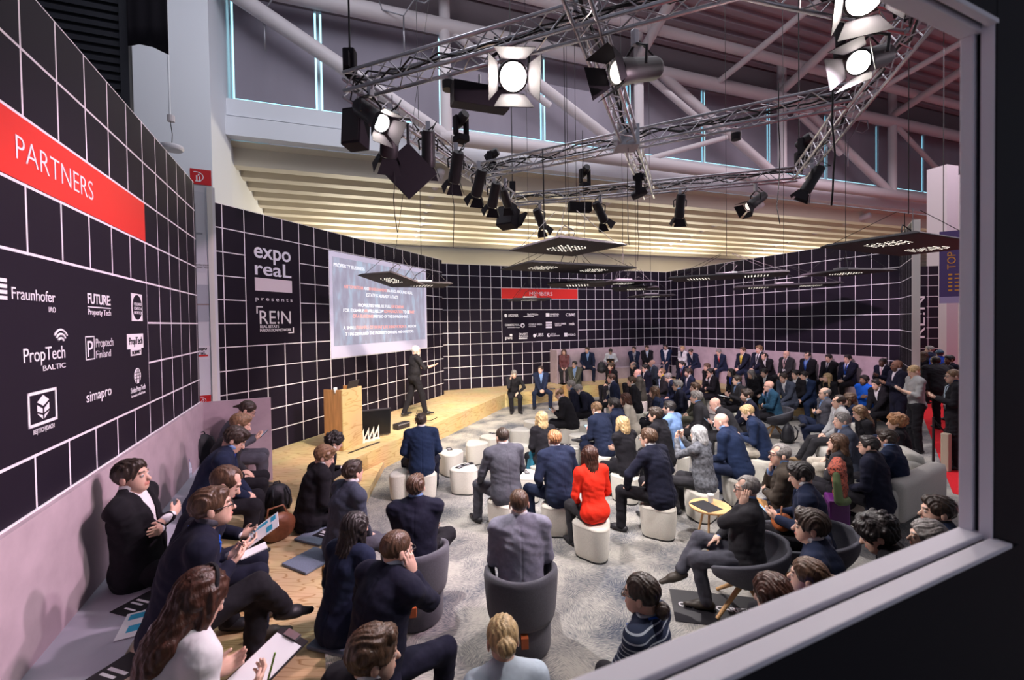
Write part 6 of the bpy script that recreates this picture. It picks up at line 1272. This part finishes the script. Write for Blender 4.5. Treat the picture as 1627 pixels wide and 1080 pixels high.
bt = thing('water_bottle', 'clear water bottle with blue cap on the far end of the bench', 'bottle', (-4.394, 5.782, .9)); MB().lathe([(.0, 0), (.032, 0), (.034, .02), (.034, .15), (.026, .18), (.013, .205), (.013, .215)], 18).build('body', mat('bottle_plastic', (.55, .62, .72), .1, spec=.6), bt, smooth=True, sharp=50)
MB().lathe([(.0, .213), (.016, .213), (.016, .235), (.0, .236)], 14).build('cap', mat('cap_blue', (.02, .06, .4), .4), bt); MB().lathe([(.0351, .06), (.0351, .12)], 18).build('label', mat('bottle_label', (.75, .8, .9), .5), bt)
def soft(name, prims, h, m, parent, disp=None): return mesh_sdf(name, prims, h, m, parent, disp=disp)
def backpack(x, y, z, rz, label, m, hh=.46, lean=.0):
    t = thing('backpack', label, 'backpack', (x, y, z), rz); E3 = np.eye(3)
    soft('bag', [el((0, lean * .2, hh * .45), (.17, .11, hh * .46), E3, .03), el((0, lean * .1 - .0, hh * .22), (.175, .12, hh * .24), E3, .05)], .010, m, t); soft('pocket', [el((0, .10, hh * .26), (.12, .05, hh * .20), E3, .02)], .010, m, t)
    for sx in (-1, 1): MB().tube([(sx * .08, -.10, hh * .82), (sx * .10, -.17, hh * .6), (sx * .10, -.15, hh * .3), (sx * .11, -.09, hh * .1)], .014, 6).build('strap', m, t, smooth=True)
    MB().tube([(-.04, 0, hh * .88), (-.03, 0, hh * .97), (.03, 0, hh * .97), (.04, 0, hh * .88)], .01, 6).build('handle', m, t)
M_bag = mat('bag_nylon', (.018, .018, .024), .55, bump=.006, bscale=14); M_leather = mat('bag_leather', (.20, .075, .035), .45, var=.2, scale=18, bump=.004, bscale=30)
backpack(-4.652, 6.393, .9, 1.0, 'dark backpack standing on the bench against the pink end panel', M_bag); backpack(-3.221, 5.742, .45, .8, 'black backpack with loose straps on the plywood by the bench feet', M_bag, .40); backpack(6.071, 10.152, 0, .6, 'black backpack standing on the carpet in front of the far sofa', M_bag, .48); backpack(2.986, 16.747, .9, 3, 'dark backpack on the members bench between two sitters', M_bag, .46)
hb = thing('leather_bag', 'brown leather bag lying on the plywood beside the black backpack', 'bag', (-2.777, 4.961, .45), .9); soft('bag', [el((0, 0, .15), (.19, .08, .16), np.eye(3), .03)], .010, M_leather, hb); MB().tube([(-.12, .02, .24), (-.08, .06, .36), (.08, .06, .36), (.12, .02, .24)], .012, 6).build('handle', M_leather, hb, smooth=True)
ob = thing('leather_bag', 'orange leather bag held on the lap in the middle shell chair', 'bag', tuple(SEATED[key('middle shell chair')][1](SEATED[key('middle shell chair')][2]['hip'] + np.array([.06, .28, .10]))), 1.0); soft('bag', [el((0, 0, .06), (.17, .10, .09), np.eye(3), .03)], .010, mat('bag_orange', (.48, .13, .035), .45, var=.2, scale=16), ob); MB().tube([(-.1, 0, .12), (-.05, 0, .2), (.05, 0, .2), (.1, 0, .12)], .01, 6).build('handle', M_leather, ob)
sx_, sy_ = 4.000, 5.655
sc_ = thing('suitcase', 'purple hard-shell trolley case beside the near sofa', 'suitcase', (sx_, sy_, 0), 1.15); M_purp = mat('case_purple', (.10, .012, .13), .3, spec=.5)
b = MB().box((-.17, -.11, .06), (.17, .11, .56)); b.build('shell', M_purp, sc_, bevel=.03); b = MB(); 
for k in range(6): b.box((-.14 + .05 * k, -.116, .10), (-.12 + .05 * k, -.108, .52)); b.box((-.14 + .05 * k, .108, .10), (-.12 + .05 * k, .116, .52))
b.build('ribs', M_purp, sc_); MB().tube([(-.08, 0, .56), (-.08, 0, .62), (.08, 0, .62), (.08, 0, .56)], .012, 6).build('handle', M_blk, sc_)
for ax_ in (-1, 1):
    for ay_ in (-1, 1): MB().lathe([(.0, -.015), (.028, -.015), (.028, .015), (.0, .015)], 12, Matrix.Translation((ax_ * .13, ay_ * .08, .03)) @ Matrix.Rotation(math.pi / 2, 4, 'Y')).build('wheel', M_foot, sc_)
# patterned scarf-jacket draped over the sofa arm, with a green lining
sp_ = thing('patterned_jacket', 'red speckled jacket draped over the near sofa end', 'jacket', (3.824, 5.585, .50), math.radians(50)); m = mat('speckled_red', (.40, .10, .055), .9); nt = m.node_tree; vo = nt.nodes.new('ShaderNodeTexVoronoi'); vo.inputs['Scale'].default_value = 42; rp = nt.nodes.new('ShaderNodeValToRGB'); rp.color_ramp.elements[0].position = .34; rp.color_ramp.elements[0].color = (.05, .02, .02, 1); rp.color_ramp.elements[1].position = .46; rp.color_ramp.elements[1].color = (.34, .075, .045, 1)
tcn = nt.nodes.new('ShaderNodeTexCoord'); nt.links.new(tcn.outputs['Object'], vo.inputs[0]); nt.links.new(vo.outputs['Distance'], rp.inputs[0]); nt.links.new(rp.outputs[0], nt.nodes['Principled BSDF'].inputs['Base Color'])
soft('cloth', [rc((-.2, -.10, .50), (.18, -.10, .50), .07, .07, .05), rc((-.2, -.16, .22), (.16, -.17, .16), .06, .07, .12, (0, 1, 0), .5), el((0, -.14, .32), (.25, .075, .29), np.eye(3), .06)], .010, m, sp_, disp=folds(5, .009))
soft('lining', [rc((-.24, -.12, .48), (-.26, -.15, .16), .04, .05, .04), rc((-.2, -.17, .14), (.1, -.19, .06), .05, .06, .05)], .010, mat('lining_green', (.10, .14, .06), .8), sp_)
# low wooden table with cup and folder
tx_, ty_ = 2.351, 5.593
tb = thing('side_table', 'small round wooden table between poufs and shell chairs', 'table', (tx_, ty_, 0)); MB().lathe([(.0, .475), (.24, .475), (.25, .485), (.25, .50), (.0, .50)], 32).build('tabletop', M_ash, tb)
for k in range(3): a = 2.1 * k; MB().tube([(.08 * math.cos(a), .08 * math.sin(a), .475), (.20 * math.cos(a), .20 * math.sin(a), 0)], .014, 8).build('leg', M_ash, tb)
cp = thing('paper_cup', 'white paper cup with lid on the small wooden table', 'cup', (tx_ + .05, ty_ + .10, .5)); MB().lathe([(.0, 0), (.028, 0), (.038, .09), (.0, .09)], 20).build('cup_body', M_paper, cp, smooth=True, sharp=50); MB().lathe([(.0, .09), (.041, .09), (.040, .105), (.030, .108), (.0, .108)], 20).build('lid', mat('lid_white', (.8, .8, .82)), cp, smooth=True, sharp=50)
sheet(tx_ - .06, ty_ - .02, .501, .4, .24, .32, M_leaflet, 'black folder on the small wooden table', 'folder', 'folder')
cm = thing('carpet_sample', 'black floor mat lettered OBJECT CARPET under the shell chair leg', 'mat', (1.881, 4.331, .001), math.radians(-12)); MB().box((-.42, -.26, 0), (.48, .26, .006)).build('sheet', M_leaflet, cm); o_ = text('lettering', 'OBJECT CARPET', .095, M_print, cm, (-.36, -.02, .0065), (0, 0, 0), off=.004)
# things in hands
def held(k, name, label, cat, off, size, m, aim=(0, -.6, .8), rz=0.0, extra=None):
    root, W_, J = SEATED[key(k)]; c_ = (J['wr'][1] + J['wr'][-1]) / 2 + np.array(off); t = thing(name, label, cat, tuple(W_(c_)), root.rotation_euler.z + rz); t.rotation_mode = 'QUATERNION'
    up_ = Matrix.Rotation(root.rotation_euler.z + rz, 3, 'Z') @ Vector(aim); yv = Matrix.Rotation(root.rotation_euler.z + rz, 3, 'Z') @ Vector((0, 1, 0)); z_ = up_.normalized(); x_ = yv.cross(z_).normalized(); y_ = z_.cross(x_)
    t.rotation_quaternion = Matrix((x_, y_, z_)).transposed().to_quaternion(); w_, l_, h_ = size
    MB().box((-w_ / 2, -l_ / 2, -h_ / 2), (w_ / 2, l_ / 2, h_ / 2)).build('body' if extra else 'sheet', m, t, bevel=min(.002, h_ / 3))
    if extra == 'screen': MB().box((-w_ / 2 + .004, -l_ / 2 + .008, h_ / 2), (w_ / 2 - .004, l_ / 2 - .008, h_ / 2 + .001)).build('screen', M_scr, t)
    if extra == 'print':
        b = MB()
        for (a0, b0, a1, b1) in ((-.42, .25, -.1, .42), (-.4, -.4, -.22, .15), (.05, .1, .4, .3), (.1, -.35, .35, -.2)): b.box((a0 * w_, b0 * l_, h_ / 2), (a1 * w_, b1 * l_, h_ / 2 + .001))
        b.build('print', M_cyan, t)
    if extra == 'clip': MB().box((-.05, l_ / 2 - .03, h_ / 2), (.05, l_ / 2 + .005, h_ / 2 + .012)).build('clip', mat('clip_metal', (.5, .5, .52), .3, metal=.9), t); MB().box((-w_ / 2 + .01, -l_ / 2 + .01, h_ / 2), (w_ / 2 - .01, l_ / 2 - .035, h_ / 2 + .002)).build('paper', M_paper, t)
    return t
PH = (.072, .148, .009)
for k, lab in (('beside the bench end panel', 'phone with green lit screen held at the bench end panel'), ('looking at a phone at the bottom edge', 'phone held low at the bottom edge by the pale blue top'), ('leg crossed wide', 'phone held by the navy suit with wide crossed leg'), ('looking into a phone', 'phone held by the blue jacket and beige trousers'), ('bent over a phone at the front', 'phone held by the bent black suit at the front'),
               ('middle shell chair', 'phone held over the orange bag'), ('with a phone at the wall end', 'phone held up by the standing midnight suit'), ('grey T-shirt', 'phone held by the standing grey T-shirt'), ('hunched over a phone', 'phone held by the hunched charcoal suit')):
    held(k, 'phone', lab, 'phone', (0, .12, .05), PH, M_blk, (0, -.7, .7), extra='screen')
held('printed brochure', 'brochure', 'white brochure with cyan print held open over the plywood', 'brochure', (.02, .16, .07), (.30, .24, .004), M_paper, (0, -.5, .85), extra='print'); held('notepad on one knee', 'notepad', 'white notepad in the hands of the blue lanyard wearer', 'notepad', (0, .14, .02), (.10, .16, .010), M_paper, (0, -.2, 1))
held('writing on a clipboard', 'clipboard', 'clipboard with white paper on the lap at bottom left', 'clipboard', (.02, .16, .0), (.23, .32, .006), M_blk, (0, -.3, .95), extra='clip'); held('bent over a laptop', 'laptop', 'dark laptop on the lap of the white blouse', 'laptop', (0, .1, .08), (.3, .2, .016), M_blk, (0, -.8, .6), extra='screen'); held('papers on crossed leg', 'papers', 'white papers held on the crossed leg', 'papers', (0, .1, -.02), (.21, .29, .004), M_paper, (0, -.2, 1))
r_, W_, J = SEATED[key('writing on a clipboard')]; p_ = W_(J['wr'][1] + np.array([0, .10, .05])); pn = thing('pen', 'green pen in the writing hand at bottom left', 'pen', tuple(p_)); MB().tube([(0, 0, -.05), (.03, .01, .07)], .005, 8).build('barrel', mat('pen_green', (.16, .30, .04), .4), pn); MB().tube([(-.003, -.001, -.06), (0, 0, -.05)], [.001, .005], 8).build('tip', M_blk, pn)
r_, W_, J = SEATED[key('fingers at the mouth')]; sheet(*tuple(W_(J['hip'] + np.array([-.05, .34, .12]))), 1.2, .22, .30, mat('folder_tan', (.42, .22, .08), .6), 'tan folder on the lap of the brown jacket', 'folder', 'folder').rotation_euler = (.3, -.2, 1.2)
r_, W_, J = SEATED[key('teal coat')]; tl = thing('coat', 'teal coat hanging from the lap of the black cardigan', 'coat', tuple(W_((J['hip'][0], J['hip'][1], 0))), r_.rotation_euler.z); soft('cloth', [rc((-.12, .20, .60), (.12, .22, .60), .06, .06, .04), rc((-.16, .18, .56), (-.22, .10, .12), .07, .09, .06, (1, 0, 0), .6), rc((-.14, .3, .54), (-.22, .26, .22), .06, .06, .05, (1, 0, 0), .6)], .011, mat('coat_teal', (.02, .17, .26), .8, bump=.01, bscale=10), tl)
# ------------------------------------------------------------------ beyond the wall end, at the right
far = thing('far_sign_wall', 'black grid sign wall with white lettering in the distant aisle', 'sign wall', (15.1, 17.0, 0), math.radians(-8)); gm = MB().box((0, 0, 0), (.75, .12, 4.75)); gm.build('panel', grid_mat('far_grid', (.02, .015, .024), (.8, .76, .82), .40), far)
MB().box((0, -.01, 1.75), (.34, 0, 4.0)).build('board', M_black, far); o_ = text('lettering', 'RE!N', .5, M_print, far, (.28, -.014, 1.95), (math.pi / 2, -math.pi / 2, 0)); o_.scale = (1.6, 1, 1)
bn = thing('hanging_banner', 'purple banner with orange lettering TOP hanging over the aisle', 'banner', (14.05, 14.95, 3.27), math.radians(-30)); m = mat('banner_purple', (.07, .05, .16), .7); MB().box((0, 0, 0), (1.5, .02, 2.4)).build('cloth', m, bn); mo = mat('banner_orange', (.62, .30, .04), .6)
o_ = text('lettering', 'TOP', .30, mo, bn, (.40, -.006, 1.12), (math.pi / 2, -math.pi / 2, 0)); MB().box((0, -.003, 0), (1.5, 0, .22)).build('pale_foot', mat('banner_pale', (.34, .32, .52), .7), bn)
b = MB()
for k in range(5): b.box((.22, -.006, .92 - .13 * k), (.32, -.003, .98 - .13 * k)); b.box((.38, -.006, .93 - .13 * k), (.8, -.003, .97 - .13 * k))
b.build('small_print', mo, bn)
for x_ in (.1, 1.4): MB().tube([(x_, .01, 2.4), (x_, .01, 11.9)], .012, 6).build('wire', M_cable, bn)
for i_, (x_, y_) in enumerate(((17.6, 18.6), (19.6, 19.6))): struct(MB().box((-.35, -.35, 0), (.35, .35, 9)).build('wall_pillar_%s' % ['aisle', 'aisle_far'][i_], mat('pillar_pink_white', (.50, .45, .49), .6), loc=(x_, y_, 0), rz=.3))
bp = thing('barrier_post', 'thin black barrier post with rope on the red carpet', 'barrier', (7.741, 8.349, 0)); MB().lathe([(.0, 0), (.15, 0), (.15, .02), (.02, .04), (.0, .04)], 20).build('foot', M_blk, bp); MB().tube([(0, 0, .03), (0, 0, .95)], .02, 8).build('post', M_blk, bp); MB().tube([(0, 0, .9), (.4, .2, .62), (.9, .45, .58), (1.5, .7, .85)], .018, 6).build('rope', M_cable, bp, smooth=True)
hc = thing('standing_case', 'beige roll-up case beside the coat at the window post', 'case', (7.775, 8.134, 0), .4); MB().box((-.06, -.06, 0), (.06, .06, .70)).build('body', mat('case_beige', (.45, .36, .28), .7), hc, bevel=.02); MB().tube([(-.06, 0, .72), (-.05, 0, .79), (.05, 0, .79), (.06, 0, .72)], .01, 6).build('handle', M_blk, hc)
